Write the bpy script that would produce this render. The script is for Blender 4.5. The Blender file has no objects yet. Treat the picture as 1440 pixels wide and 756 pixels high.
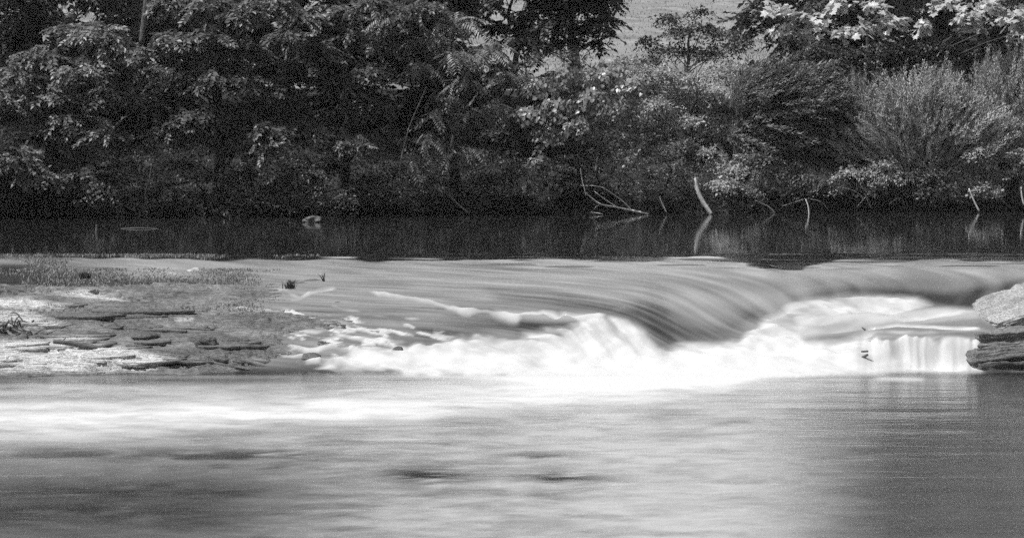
import bpy, math, random
import numpy as np

# ------------------------------------------------------------------ camera, light, exposure
F = 3248.0                       # focal length in photo pixels (photo 1440 x 756)
H = 2.5                          # camera height over the lower pool
U = 0.96                         # level of the upper pool over the lower pool
PITCH = math.atan(178.0 / F)     # horizon lies at photo row 200
scene = bpy.context.scene
COL = scene.collection
cam = bpy.data.cameras.new('camera')
cam.sensor_width = 36.0
cam.lens = F / 1440.0 * 36.0
cam.clip_start = 0.1
cam.clip_end = 3000.0
camo = bpy.data.objects.new('camera', cam)
COL.objects.link(camo)
camo.location = (0, 0, H)
camo.rotation_euler = (math.pi / 2 - PITCH, 0, 0)
scene.camera = camo

SUN_DIR = np.array([-0.46, -0.19, 0.86]); SUN_DIR /= np.linalg.norm(SUN_DIR)   # towards the sun
elev = math.asin(SUN_DIR[2]); azim = math.atan2(SUN_DIR[0], SUN_DIR[1])
world = bpy.data.worlds.new('World'); scene.world = world
world.use_nodes = True
wn = world.node_tree; wn.nodes.clear()
sky = wn.nodes.new('ShaderNodeTexSky'); sky.sky_type = 'NISHITA'; sky.sun_disc = False
sky.sun_elevation = elev; sky.sun_rotation = azim
sky.air_density = 1.0; sky.dust_density = 3.0
bw = wn.nodes.new('ShaderNodeRGBToBW')          # the photograph is black and white
bg = wn.nodes.new('ShaderNodeBackground'); bg.inputs['Strength'].default_value = 0.10
wo = wn.nodes.new('ShaderNodeOutputWorld')
wn.links.new(sky.outputs[0], bw.inputs[0]); wn.links.new(bw.outputs[0], bg.inputs['Color'])
wn.links.new(bg.outputs[0], wo.inputs[0])
sl = bpy.data.lights.new('sun', 'SUN'); sl.energy = 4.2; sl.angle = math.radians(0.53)
slo = bpy.data.objects.new('sun', sl); COL.objects.link(slo)
slo.location = (-20, -10, 60)
from mathutils import Vector
slo.rotation_euler = Vector(-SUN_DIR).to_track_quat('-Z', 'Y').to_euler()
vs = scene.view_settings
vs.view_transform = 'Standard'; vs.look = 'None'; vs.exposure = 0.0; vs.gamma = 1.0
vs.use_curve_mapping = False
scene.cycles.use_denoising = False              # the photograph is grainy
scene.cycles.use_adaptive_sampling = True
scene.cycles.adaptive_threshold = 0.06
scene.cycles.adaptive_min_samples = 16
scene.cycles.max_bounces = 6
scene.cycles.diffuse_bounces = 3
scene.cycles.glossy_bounces = 3
scene.cycles.transmission_bounces = 4
scene.cycles.sample_clamp_indirect = 4.0

# ------------------------------------------------------------------ helpers
RNG = np.random.default_rng(7)
CP, SP = math.cos(PITCH), math.sin(PITCH)

def ray(px, py):
    a = (px - 720.0) / F; b = -(py - 378.0) / F
    return a, CP + b * SP, -SP + b * CP

def at(px, py, d):
    """point on the ray through a photo pixel at world distance y = d"""
    a, dy, dz = ray(px, py)
    t = d / dy
    return np.array([a * t, d, H + dz * t])

def onz(px, py, z):
    a, dy, dz = ray(px, py)
    t = (z - H) / dz
    return np.array([a * t, dy * t, z])

def project(x, y, z):
    zz = z - H
    depth = y * CP - zz * SP
    up = y * SP + zz * CP
    return 720.0 + F * x / depth, 378.0 - F * up / depth

def sstep(a, b, x):
    t = np.clip((x - a) / (b - a), 0, 1)
    return t * t * (3 - 2 * t)

def _hash(i, j, k, seed):
    n = (i * 374761393 + j * 668265263 + k * 2147483647 + seed * 1274126177) & 0xFFFFFFFF
    n = ((n ^ (n >> 13)) * 1274126177) & 0xFFFFFFFF
    n = ((n ^ (n >> 16)) * 2246822519) & 0xFFFFFFFF
    return ((n ^ (n >> 15)) & 0xFFFFFF) / float(0xFFFFFF)

def vnoise(x, y, z=None, seed=0):
    """smooth value noise, about -1..1"""
    x = np.asarray(x, float); y = np.asarray(y, float)
    xi = np.floor(x).astype(np.int64); yi = np.floor(y).astype(np.int64)
    fx = x - xi; fy = y - yi
    fx = fx ** 3 * (fx * (fx * 6 - 15) + 10); fy = fy ** 3 * (fy * (fy * 6 - 15) + 10)
    def layer(k):
        a = _hash(xi, yi, k, seed); b = _hash(xi + 1, yi, k, seed)
        c = _hash(xi, yi + 1, k, seed); d = _hash(xi + 1, yi + 1, k, seed)
        return (a * (1 - fx) + b * fx) * (1 - fy) + (c * (1 - fx) + d * fx) * fy
    if z is None:
        return layer(0) * 2 - 1
    z = np.asarray(z, float)
    zi = np.floor(z).astype(np.int64); fz = z - zi
    fz = fz * fz * (3 - 2 * fz)
    return (layer(zi) * (1 - fz) + layer(zi + 1) * fz) * 2 - 1

def fbm(x, y, z=None, seed=0, octaves=4, gain=0.5):
    s = 0.0; a = 1.0; tot = 0.0
    for o in range(octaves):
        s = s + a * vnoise(x * 2 ** o + 13.7 * o, y * 2 ** o + 7.1 * o, None if z is None else z * 2 ** o, seed + o)
        tot += a; a *= gain
    return s / tot

def mesh_tris(name, V, T, mat, parent=None, smooth=False):
    V = np.ascontiguousarray(V, dtype=np.float32); T = np.ascontiguousarray(T, dtype=np.int32)
    me = bpy.data.meshes.new(name)
    k = T.shape[1]
    me.vertices.add(len(V)); me.vertices.foreach_set('co', V.ravel())
    me.loops.add(T.size); me.loops.foreach_set('vertex_index', T.ravel())
    me.polygons.add(len(T))
    me.polygons.foreach_set('loop_start', np.arange(0, T.size, k, dtype=np.int32))
    me.polygons.foreach_set('loop_total', np.full(len(T), k, dtype=np.int32))
    if smooth:
        me.polygons.foreach_set('use_smooth', np.ones(len(T), dtype=bool))
    me.update(calc_edges=True)
    me.materials.append(mat)
    o = bpy.data.objects.new(name, me); COL.objects.link(o)
    if parent is not None:
        o.parent = parent
    return o

def grid_mesh(name, X, Y, Z, mat, parent=None, attrs=None, smooth=True):
    n, m = X.shape
    V = np.stack([X, Y, Z], -1).reshape(-1, 3)
    idx = np.arange(n * m).reshape(n, m)
    Q = np.stack([idx[:-1, :-1], idx[:-1, 1:], idx[1:, 1:], idx[1:, :-1]], -1).reshape(-1, 4)
    o = mesh_tris(name, V, Q, mat, parent, smooth)
    for k, a in (attrs or {}).items():
        at_ = o.data.attributes.new(k, 'FLOAT', 'POINT')
        at_.data.foreach_set('value', np.ascontiguousarray(a, dtype=np.float32).ravel())
    return o

def tag(o, label=None, cat=None, group=None, kind=None):
    if label: o['label'] = label
    if cat: o['category'] = cat
    if group: o['group'] = group
    if kind: o['kind'] = kind
    return o

def empty(name, loc):
    o = bpy.data.objects.new(name, None); COL.objects.link(o)
    o.location = tuple(float(v) for v in loc); o.empty_display_size = 0.2
    return o

# ------------------------------------------------------------------ materials (all greys)
def new_mat(name):
    m = bpy.data.materials.new(name); m.use_nodes = True
    nt = m.node_tree
    return m, nt, nt.nodes['Principled BSDF'], nt.nodes['Material Output']

def ramp(nt, stops):
    r = nt.nodes.new('ShaderNodeValToRGB')
    el = r.color_ramp.elements
    while len(el) < len(stops):
        el.new(0.5)
    for e, (p, v) in zip(el, stops):
        e.position = p; e.color = (v, v, v, 1)
    return r

def noise_node(nt, scale, detail=4, rough=0.55, vec=None):
    n = nt.nodes.new('ShaderNodeTexNoise')
    n.inputs['Scale'].default_value = scale; n.inputs['Detail'].default_value = detail
    n.inputs['Roughness'].default_value = rough
    if vec is not None:
        nt.links.new(vec, n.inputs['Vector'])
    return n

def coords(nt, scale=(1, 1, 1), kind='Object'):
    tc = nt.nodes.new('ShaderNodeTexCoord')
    mp = nt.nodes.new('ShaderNodeMapping'); mp.inputs['Scale'].default_value = scale
    nt.links.new(tc.outputs[kind], mp.inputs[0])
    return mp.outputs[0]

def leaf_material(name, lo, hi, rough=0.42, trans=0.28):
    m, nt, p, out = new_mat(name)
    geo = nt.nodes.new('ShaderNodeNewGeometry')
    r = ramp(nt, [(0.0, lo), (0.75, (lo + hi) / 2), (1.0, hi)])
    nt.links.new(geo.outputs['Random Per Island'], r.inputs[0])
    nt.links.new(r.outputs[0], p.inputs['Base Color'])
    p.inputs['Roughness'].default_value = rough
    tr = nt.nodes.new('ShaderNodeBsdfTranslucent')
    nt.links.new(r.outputs[0], tr.inputs['Color'])
    mx = nt.nodes.new('ShaderNodeMixShader'); mx.inputs[0].default_value = trans
    nt.links.new(p.outputs[0], mx.inputs[1]); nt.links.new(tr.outputs[0], mx.inputs[2])
    nt.links.new(mx.outputs[0], out.inputs[0])
    return m

def solid_material(name, lo, hi, scale=4.0, stretch=(1, 1, 1), rough=0.85, bump=0.0, bscale=20.0, spec=0.5):
    m, nt, p, out = new_mat(name)
    v = coords(nt, stretch)
    n = noise_node(nt, scale, 6, 0.6, v)
    r = ramp(nt, [(0.3, lo), (0.7, hi)])
    nt.links.new(n.outputs[0], r.inputs[0]); nt.links.new(r.outputs[0], p.inputs['Base Color'])
    p.inputs['Roughness'].default_value = rough
    p.inputs['Specular IOR Level'].default_value = spec
    if bump:
        n2 = noise_node(nt, bscale, 5, 0.6, v)
        b = nt.nodes.new('ShaderNodeBump'); b.inputs['Strength'].default_value = bump
        b.inputs['Distance'].default_value = 0.02
        nt.links.new(n2.outputs[0], b.inputs['Height']); nt.links.new(b.outputs[0], p.inputs['Normal'])
    return m

def water_material(name, rough, ripples, still=None):
    """dark water turning white by the attribute foam: aerated water plus painted glints and reflection;
    ripples = list of (scale, stretch, strength, distance)"""
    m, nt, p, out = new_mat(name)
    p.inputs['Base Color'].default_value = (0.022, 0.022, 0.022, 1)
    p.inputs['Roughness'].default_value = rough
    if still is not None:
        sa = nt.nodes.new('ShaderNodeAttribute'); sa.attribute_name = 'still'
        mr = nt.nodes.new('ShaderNodeMapRange')
        mr.inputs['To Min'].default_value = rough; mr.inputs['To Max'].default_value = still
        nt.links.new(sa.outputs['Fac'], mr.inputs['Value']); nt.links.new(mr.outputs[0], p.inputs['Roughness'])
    p.inputs['IOR'].default_value = 1.33
    last = None
    for sc_, st, strength, dist in ripples:
        n = noise_node(nt, sc_, 3, 0.5, coords(nt, st))
        b = nt.nodes.new('ShaderNodeBump'); b.inputs['Strength'].default_value = strength
        b.inputs['Distance'].default_value = dist
        nt.links.new(n.outputs[0], b.inputs['Height'])
        if last is not None:
            nt.links.new(last.outputs[0], b.inputs['Normal'])
        last = b
    if last is not None:
        nt.links.new(last.outputs[0], p.inputs['Normal'])
    fo = nt.nodes.new('ShaderNodeBsdfDiffuse'); fo.inputs['Color'].default_value = (0.64, 0.64, 0.64, 1)
    a = nt.nodes.new('ShaderNodeAttribute'); a.attribute_name = 'foam_light'
    mx = nt.nodes.new('ShaderNodeMixShader')
    nt.links.new(a.outputs['Fac'], mx.inputs[0])
    nt.links.new(p.outputs[0], mx.inputs[1]); nt.links.new(fo.outputs[0], mx.inputs[2])
    nt.links.new(mx.outputs[0], out.inputs[0])
    return m

def rock_material(name, cracks=0.9):
    """limestone: pale where dry, mid grey and glossier where wet, by the attribute dry"""
    m, nt, p, out = new_mat(name)
    v = coords(nt, (1, 1, 1))
    n1 = noise_node(nt, 9, 6, 0.65, v)
    n2 = noise_node(nt, 60, 4, 0.7, coords(nt, (0.5, 1, 1.5)))
    wet = ramp(nt, [(0.3, 0.09), (0.7, 0.20)]); dry = ramp(nt, [(0.25, 0.52), (0.65, 0.82)])
    nt.links.new(n1.outputs[0], wet.inputs[0]); nt.links.new(n1.outputs[0], dry.inputs[0])
    a = nt.nodes.new('ShaderNodeAttribute'); a.attribute_name = 'dry'
    mx = nt.nodes.new('ShaderNodeMix'); mx.data_type = 'RGBA'
    nt.links.new(a.outputs['Fac'], mx.inputs[0])
    nt.links.new(wet.outputs[0], mx.inputs[6]); nt.links.new(dry.outputs[0], mx.inputs[7])
    sp = ramp(nt, [(0.38, 0.55 if cracks > .5 else 0.18), (0.6, 1.0)])
    nt.links.new(n2.outputs[0], sp.inputs[0])
    mu = nt.nodes.new('ShaderNodeMix'); mu.data_type = 'RGBA'; mu.blend_type = 'MULTIPLY'
    mu.inputs[0].default_value = 0.8
    nt.links.new(mx.outputs[2], mu.inputs[6]); nt.links.new(sp.outputs[0], mu.inputs[7])
    n3 = noise_node(nt, 1.0, 5, 0.6, coords(nt, (1.3, 9, 26)))
    cr = ramp(nt, [(0.47, 1.0), (0.5, 0.10), (0.515, 1.0)])
    nt.links.new(n3.outputs[0], cr.inputs[0])
    mc = nt.nodes.new('ShaderNodeMix'); mc.data_type = 'RGBA'; mc.blend_type = 'MULTIPLY'; mc.inputs[0].default_value = cracks
    n4 = noise_node(nt, 3.1, 4, 0.6, coords(nt, (1.1, 8, 20)))
    cr2 = ramp(nt, [(0.46, 1.0), (0.5, 0.08), (0.515, 1.0)])
    nt.links.new(n4.outputs[0], cr2.inputs[0])
    mm = nt.nodes.new('ShaderNodeMix'); mm.data_type = 'RGBA'; mm.blend_type = 'MULTIPLY'; mm.inputs[0].default_value = 0.8
    nt.links.new(cr.outputs[0], mm.inputs[6]); nt.links.new(cr2.outputs[0], mm.inputs[7])
    nt.links.new(mu.outputs[2], mc.inputs[6]); nt.links.new(mm.outputs[2], mc.inputs[7])
    nt.links.new(mc.outputs[2], p.inputs['Base Color'])
    ro = ramp(nt, [(0.0, 0.5), (0.6, 0.9)])
    nt.links.new(a.outputs['Fac'], ro.inputs[0]); nt.links.new(ro.outputs[0], p.inputs['Roughness'])
    b = nt.nodes.new('ShaderNodeBump'); b.inputs['Strength'].default_value = 0.7
    b.inputs['Distance'].default_value = 0.02
    nt.links.new(n2.outputs[0], b.inputs['Height']); nt.links.new(b.outputs[0], p.inputs['Normal'])
    return m

M = {
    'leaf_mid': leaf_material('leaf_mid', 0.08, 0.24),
    'leaf_pale': leaf_material('leaf_pale', 0.12, 0.34),
    'leaf_dark': leaf_material('leaf_dark', 0.025, 0.07, 0.5, 0.15),  # low tone also puts shade under and behind the trees into the colour
    'leaf_willow': leaf_material('leaf_willow', 0.26, 0.58, 0.45, 0.25),
    'leaf_plane': leaf_material('leaf_plane', 0.42, 0.80, 0.35, 0.3),
    'leaf_vine': leaf_material('leaf_vine', 0.15, 0.44, 0.33, 0.25),
    'bark': solid_material('bark', 0.03, 0.10, 8, (3, 3, 0.6), 0.9, 0.6, 20),
    'bleached': solid_material('bleached', 0.58, 0.80, 6, (2, 2, 0.6), 0.8, 0.4, 25),
    'deadwood': solid_material('deadwood', 0.16, 0.34, 6, (2, 2, 0.6), 0.85, 0.4, 25),
    'driftwood': solid_material('driftwood', 0.05, 0.17, 12, (0.5, 2, 2), 0.9, 0.8, 30),
    'soil': solid_material('soil', 0.02, 0.06, 2.0, (1, 1, 1), 0.95, 0.8, 6, 0.2),
    'field': solid_material('field', 0.17, 0.34, 1.2, (0.6, 0.5, 1), 0.95, 0.6, 5, 0.1),
    'fieldgrass': leaf_material('fieldgrass', 0.16, 0.40, 0.7, 0.2),
    'reed': leaf_material('reed', 0.20, 0.44, 0.6, 0.2),
    'rock': rock_material('rock'),
    'boulder': rock_material('boulder', 0.15),
    'pool': water_material('pool', 0.05, [(1.0, (0.7, 2.2, 1), 0.10, 0.02), (5.0, (1, 1.5, 1), 0.06, 0.01)]),
    'chute': water_material('chute', 0.22, [(6.0, (0.5, 1.4, 1), 0.06, 0.01)], 0.05),
    'lower': water_material('lower', 0.15, [(1.6, (0.6, 2.0, 1), 0.35, 0.03), (7.0, (0.6, 1.6, 1), 0.22, 0.01)]),
}

# ------------------------------------------------------------------ terrain: river bed, far bank, hill field
def shore_y(x):
    return 50.2 + 0.18 * np.clip(x, -14, 14) + 0.35 * vnoise(x * 0.45, x * 0 + 3.3, seed=5) + 0.15 * vnoise(x * 1.7, x * 0, seed=6)

def terrain_z(x, y):
    s = y - shore_y(x)
    z = np.where(s < 0, U - 0.9 + 0.9 * np.exp(np.minimum(s, 0) / 0.6) - 0.04, 0)
    bank = U - 0.04 + 0.45 * (1 - np.exp(-np.maximum(s, 0) / 0.5)) + 0.30 * np.clip(s - 0.8, 0, 8.0)
    hill = np.maximum(0, s - 9) * 0.108
    hill = np.where(s > 170, 161 * 0.108 + 8 * (1 - np.exp(-(s - 170) / 60)), hill)
    z = np.where(s < 0, z, bank + hill)
    z = z + np.where(s > 0.2, 0.12 * fbm(x * 0.7, y * 0.7, seed=11), 0)
    # everything downstream of the fall lies lower; near bank behind the camera
    low = sstep(24.0, 30.0, y)
    bed = -0.8
    z = np.where(y < 30, np.minimum(z, 10) * low + bed * (1 - low), z)
    near = np.maximum(0, -1.0 - y)
    z = np.where(y < -1, np.minimum(1.1, bed + near * 0.6), z)
    return z

def axis(parts):
    out = []
    for a, b, st in parts:
        out.append(np.arange(a, b, st))
    out.append([parts[-1][1]])
    return np.concatenate(out)

tx = axis([(-600, -80, 40), (-80, -16, 4), (-16, 16, 0.3), (16, 80, 4), (80, 600, 40)])
ty = axis([(-80, -2, 6), (-2, 40, 1.5), (40, 62, 0.25), (62, 120, 1.5), (120, 300, 8), (300, 1500, 80)])
GX, GY = np.meshgrid(tx, ty)
GZ = terrain_z(GX, GY)
split = int(np.searchsorted(ty, 60.0))
tag(grid_mesh('river_bank', GX[:split + 1], GY[:split + 1], GZ[:split + 1], M['soil']),
    'dark earthen bank and bed of the river under the trees', 'river bank', kind='structure')
tag(grid_mesh('hill', GX[split:], GY[split:], GZ[split:], M['field']),
    'pale grassy hillside field rising behind the trees', 'hillside', kind='structure')

# ------------------------------------------------------------------ water
def poly_dist(px, py, pts, ysc=2.0, closed=True):
    """signed (inside negative) distance in photo pixels, rows counted ysc-fold"""
    P = np.array(pts, float); P[:, 1] *= ysc
    qx = px; qy = py * ysc
    best = np.full(px.shape, 1e9); inside = np.zeros(px.shape, bool)
    n = len(P)
    for i in range(n if closed else n - 1):
        a = P[i]; b = P[(i + 1) % n]
        e = b - a
        t = np.clip(((qx - a[0]) * e[0] + (qy - a[1]) * e[1]) / (e @ e), 0, 1)
        dx = qx - a[0] - t * e[0]; dy = qy - a[1] - t * e[1]
        best = np.minimum(best, dx * dx + dy * dy)
        if closed:
            c = (a[1] > qy) != (b[1] > qy)
            if abs(e[1]) > 1e-9:
                inside ^= c & (qx < e[0] * (qy - a[1]) / e[1] + a[0])
    best = np.sqrt(best)
    return np.where(inside, -best, best) if closed else best

def fill(px, py, pts, soft, ysc=2.0):
    return 1 - sstep(-soft, soft, poly_dist(px, py, pts, ysc))

def stroke(px, py, pts, w, ysc=2.5):
    return np.exp(-(poly_dist(px, py, pts, ysc, False) / w) ** 2)

CHUTE = [(34, .96), (31, .96), (30, .945), (29, .89), (28, .775), (27, .60), (26.2, .38), (25.6, .15), (25, 0), (24, 0)]
STEP = [(34, .96), (31, .96), (30, .945), (29, .895), (28, .79), (27.3, .67), (27.0, .61), (26.75, .50), (26.2, .41), (25.95, .33), (25.6, .10), (25.2, 0), (24, 0)]
HUMP = [(34, .96), (31, .96), (30, .945), (29, .895), (28, .79), (27.2, .66), (26.6, .57), (26.2, .47), (25.8, .27), (25.45, .06), (25, 0), (24, 0)]
TONGUE = [(34, .96), (31, .96), (30, .945), (29, .885), (28, .75), (27, .54), (26.3, .33), (25.8, .16), (25.4, .04), (25, 0), (24, 0)]
VDIP = [(34, .96), (31, .96), (29.2, .958), (28.5, .925), (28, .81), (27, .585), (26.2, .37), (25.6, .15), (25, 0), (24, 0)]
RIGHT = [(34, .96), (31, .96), (30, .945), (29, .89), (28, .78), (27.5, .72), (27.1, .69), (26.6, .57), (26, .40), (25.5, .18), (25, 0), (24, 0)]
CURT = [(34, .96), (31, .96), (30, .945), (29, .89), (28, .78), (27.3, .685), (26.6, .55), (26.0, .455), (25.75, .405), (25.6, .36), (25.5, .20), (25.42, .03), (25.2, 0), (24, 0)]
ROCKC = [(34, .96), (31, .96), (30, .945), (29, .89), (28, .78), (27.3, .66), (26.8, .45), (26.4, .0), (26.0, -.08), (25.4, -.05), (25.0, 0), (24, 0)]
LEFT = [(d, z - .05 if 25 < d < 31 else z) for d, z in CHUTE]
COLS = [(-700, LEFT), (330, LEFT), (440, CHUTE), (540, CHUTE), (620, STEP), (790, STEP), (860, HUMP), (905, HUMP), (945, TONGUE), (1000, CHUTE),
        (1050, CHUTE), (1095, VDIP), (1140, RIGHT), (1170, RIGHT), (1255, CURT), (1374, CURT), (1388, ROCKC), (2200, ROCKC)]
DG = np.arange(23.8, 34.01, 0.05)
def _col(k):
    k = sorted(k); v = np.interp(DG, [a for a, _ in k], [b for _, b in k])
    ker = np.exp(-(np.arange(-6, 7) / (1.2 if any(abs(a - 25.42) < 1e-6 for a, _ in k) else 3.2)) ** 2); ker /= ker.sum()
    return np.convolve(np.pad(v, 6, mode='edge'), ker, 'valid')
CX = np.array([(c - 720) / 120.3 for c, _ in COLS]); CZ = np.array([_col(k) for _, k in COLS])

def fall_z(x, y):
    i = np.clip(np.searchsorted(CX, x) - 1, 0, len(CX) - 2)
    t = np.clip((x - CX[i]) / (CX[i + 1] - CX[i]), 0, 1); t = t * t * (3 - 2 * t)
    v = np.clip((y - DG[0]) / 0.05, 0, len(DG) - 1.001); j = v.astype(int); f = v - j
    a = CZ[i, j] * (1 - f) + CZ[i, j + 1] * f
    b = CZ[i + 1, j] * (1 - f) + CZ[i + 1, j + 1] * f
    return a * (1 - t) + b * t

MAIN = [(448, 521), (462, 506), (500, 497), (540, 486), (566, 480), (600, 484), (650, 474), (700, 471), (760, 464), (796, 461), (815, 446), (850, 440),
        (880, 448), (905, 466), (927, 488), (965, 482), (1005, 480), (1040, 478), (1060, 462), (1076, 441), (1110, 426), (1160, 418), (1200, 415),
        (1288, 417), (1308, 430), (1268, 440), (1200, 446), (1140, 462), (1135, 478), (1190, 474), (1212, 462), (1330, 468), (1376, 474), (1378, 521), (1210, 524),
        (1120, 536), (900, 548), (760, 535), (600, 526), (500, 523)]

def flow_coord(px, py):
    w = sstep(368, 470, py)
    return py - 0.09 * px - 62 * np.tanh((px - 930.0) / 125.0) * w - 0.05 * np.maximum(0, px - 1080) * w

def water_fields(X, Y):
    """height and whiteness of the water over the ledge"""
    right = sstep(3.2, 4.6, X) * sstep(24.9, 25.3, Y) * (1 - sstep(26.0, 26.8, Y))
    Z = fall_z(X, Y + right * (0.10 * vnoise(X * 2.2, X * 0, seed=24) + 0.06 * vnoise(X * 6, X * 0, seed=25)))
    px, py = project(X, Y, Z)
    psi = flow_coord(px, py)
    along = px / 160.0
    st = 0.22 * vnoise(along * 1.4, psi / 11.0, seed=21) + 0.34 * vnoise(along * 2.1, psi / 4.4, seed=22) + 0.24 * vnoise(along * 4.0, psi / 3.0 + 5, seed=26) + 0.30 * vnoise(along * 3.2, psi / 1.8, seed=23) * (1 - np.exp(-((px - 960) / 150) ** 2) * sstep(395, 440, py))
    onfall = sstep(24.9, 25.6, Y) * (1 - sstep(29.6, 31.6, Y))
    lump = fbm(X * 1.9, Y * 2.2 + Z * 2, seed=31, octaves=3)
    rough_edge = 10 * fbm(px / 45, py / 22, seed=33, octaves=3)
    lft = 1 - sstep(640, 860, px)
    inside = fill(px, py + rough_edge * (0.5 + 0.9 * lft), MAIN, 15)
    deep = fill(px, py + rough_edge, MAIN, 46)
    f = inside * np.clip(0.98 - (0.30 + 0.55 * lft) * (1 - deep) * sstep(-0.2, 0.6, fbm(px / 30, (py - 0.15 * px) / 8, seed=34, octaves=3)), 0, 1)
    hump = sstep(770, 830, px) * (1 - sstep(930, 960, px))
    strand = (1 - hump) * fbm(px / 34, (py - 0.18 * px) / 7, seed=36, octaves=3, gain=.6) + hump * fbm((px - 0.9 * py) / 16, py / 50, seed=30, octaves=3, gain=.6)
    depthm = np.maximum(sstep(462, 508, py), 0.62 * sstep(1030, 1070, px))
    f = f * np.clip(0.66 + 0.33 * depthm + (0.60 - 0.40 * depthm) * strand, 0, 1)
    # smooth grey sheets inside the right hand boil
    f *= 1 - 0.45 * fill(px, py, [(1090, 440), (1140, 430), (1150, 440), (1120, 470), (1100, 462)], 22)
    sheet = fill(px, py, [(1110, 440), (1300, 428), (1385, 438), (1385, 470), (1210, 470), (1120, 480)], 16)
    f = np.maximum(f, sheet * np.clip(0.56 + 0.35 * vnoise(px / 90, (py + 0.10 * px) / 7, seed=35), 0, 1))
    f *= 1 - 0.6 * stroke(px, py, [(1232, 470), (1290, 472), (1372, 468)], 8)
    f = np.maximum(f, 0.9 * stroke(px, py, [(1222, 461), (1262, 456), (1320, 460), (1372, 462)], 7))
    # lip of the upper step, left of the tongue
    lip = [(520, 408), (556, 414), (600, 424), (640, 430), (680, 438), (722, 442), (762, 437), (800, 443), (850, 441)]
    ylip = np.interp(px, [q[0] for q in lip], [q[1] for q in lip]) + 2.0 * vnoise(px / 24, px * 0, seed=38) + 1.2 * vnoise(px / 9, px * 0, seed=39)
    tl = py - ylip
    lipm = np.where(tl < 0, np.exp(-(tl / 2.6) ** 2), np.exp(-(tl / (7 + 5 * vnoise(px / 20, px * 0, seed=40))) ** 2))
    lipm = lipm * sstep(505, 535, px) * (1 - sstep(840, 860, px))
    f = np.maximum(f, lipm * np.clip(0.80 + 0.36 * vnoise(px / 36, py / 30, seed=37), 0.3, 0.97))
    f = np.maximum(f, 0.45 * fill(px, py, [(690, 432), (850, 440), (860, 452), (780, 452), (700, 446)], 14))
    # rapids running over the rock shelf
    for pts, w, s in (([(355, 446), (395, 458), (440, 464), (520, 474), (560, 482)], 10, .85), ([(376, 412), (400, 409), (420, 416)], 9, .7),
                      ([(412, 420), (452, 408), (475, 404)], 9, .7), ([(430, 492), (470, 486), (520, 492), (560, 502)], 12, .8),
                      ([(440, 508), (480, 506), (540, 510)], 12, .85), ([(400, 500), (430, 498)], 6, .7), ([(470, 430), (520, 440), (600, 452)], 7, .45),
                      ([(330, 432), (380, 438)], 5, .55), ([(250, 418), (300, 426)], 4, .35)):
        f = np.maximum(f, s * (0.75 + 0.5 * vnoise(px / 20, py / 7, seed=41)) * stroke(px, py + 3 * vnoise(px / 22, px * 0 + len(pts), seed=42), pts, w))
    rap = fill(px, py, [(360, 436), (440, 430), (560, 448), (640, 474), (600, 500), (560, 522), (440, 520), (395, 480)], 25)
    f = np.maximum(f, rap * 0.9 * sstep(0.0, 0.42, fbm(px / 26, (py - 0.22 * px) / 6.5, seed=43, octaves=4, gain=.6)))
    # curtain over the right hand rock step: vertical threads
    cur = fill(px, py, [(1206, 472), (1378, 474), (1378, 521), (1204, 523)], 7)
    thr = vnoise(px / 7.5, py / 90, seed=45) * 0.5 + vnoise(px / 3.5, py / 60, seed=46) * 0.35
    ytop = 476 + 5 * vnoise(px / 22, px * 0, seed=56) + 3 * vnoise(px / 8, px * 0, seed=57)
    cur = cur * sstep(1190, 1235, px)
    body = sstep(-4, 5, py - ytop) * np.clip(0.84 + 0.5 * thr, 0.1, 1) + (1 - sstep(-4, 5, py - ytop)) * 0.30
    f = f * (1 - cur) + cur * body
    for a_, b_, y_ in ((445, 660, 362.5), (900, 1040, 362.0), (1155, 1285, 370.5)):  # thin sky glints along the crest, painted white into the water colour
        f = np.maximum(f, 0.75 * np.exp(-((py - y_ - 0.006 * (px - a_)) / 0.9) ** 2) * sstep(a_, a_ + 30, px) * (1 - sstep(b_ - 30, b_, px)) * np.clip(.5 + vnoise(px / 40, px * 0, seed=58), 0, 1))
    # faint aeration in the sliding sheet
    sil = 0.26 + 0.21 * st + 0.10 * vnoise(px / 260, py / 20, seed=47) + 0.06 * sstep(430, 375, py)
    dark = fill(px, py, [(860, 440), (900, 452), (935, 484), (1040, 476), (1060, 440), (1000, 455), (940, 450), (900, 425)], 26)
    dark = np.maximum(dark, fill(px, py, [(690, 408), (800, 412), (880, 430), (860, 438), (800, 432), (700, 420)], 18))
    dark = np.maximum(dark, fill(px, py, [(1110, 415), (1200, 402), (1330, 412), (1400, 400), (1440, 392), (1400, 432), (1330, 434), (1290, 416), (1200, 412), (1120, 422)], 14))
    dark = np.maximum(dark, 0.8 * fill(px, py, [(560, 452), (700, 452), (800, 452), (790, 462), (700, 466), (600, 474)], 14))
    sil = np.clip(sil - 0.17 * dark, 0.0, 0.5)
    pond = fill(px, py, [(-400, 372), (40, 372), (100, 384), (200, 394), (330, 397), (300, 402), (120, 404), (-400, 408)], 12)
    sil = sil * (1 - pond)
    for q0, q1 in (((136, 388), (166, 386)), ((236, 385), (278, 380)), ((300, 382), (322, 383))):
        f = np.maximum(f, 0.8 * stroke(px, py + 2 * vnoise(px / 6, py / 3, seed=59), [q0, q1], 5) * sstep(-.2, .5, vnoise(px / 7, py / 3, seed=60)))
    crest = 363.5 + 2.2 * vnoise(px / 60, px * 0, seed=48) + 14 * np.exp(-((px - 1095) / 48) ** 4) + 3.0 * sstep(1130, 1160, px) * (1 - sstep(1270, 1300, px))
    start = sstep(0, 2.5, py - crest + 1.6 * vnoise(px / 35, py / 1.3, seed=54))
    gaps = sstep(0.25, 0.5, vnoise(px / 80, py / 1.6, seed=55)) * (1 - sstep(372, 382, py)) * sstep(640, 720, px)
    f = np.maximum(f, start * (1 - 0.8 * gaps) * sil * sstep(24.9, 25.6, Y))
    f = np.clip(f, 0, 1)
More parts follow.
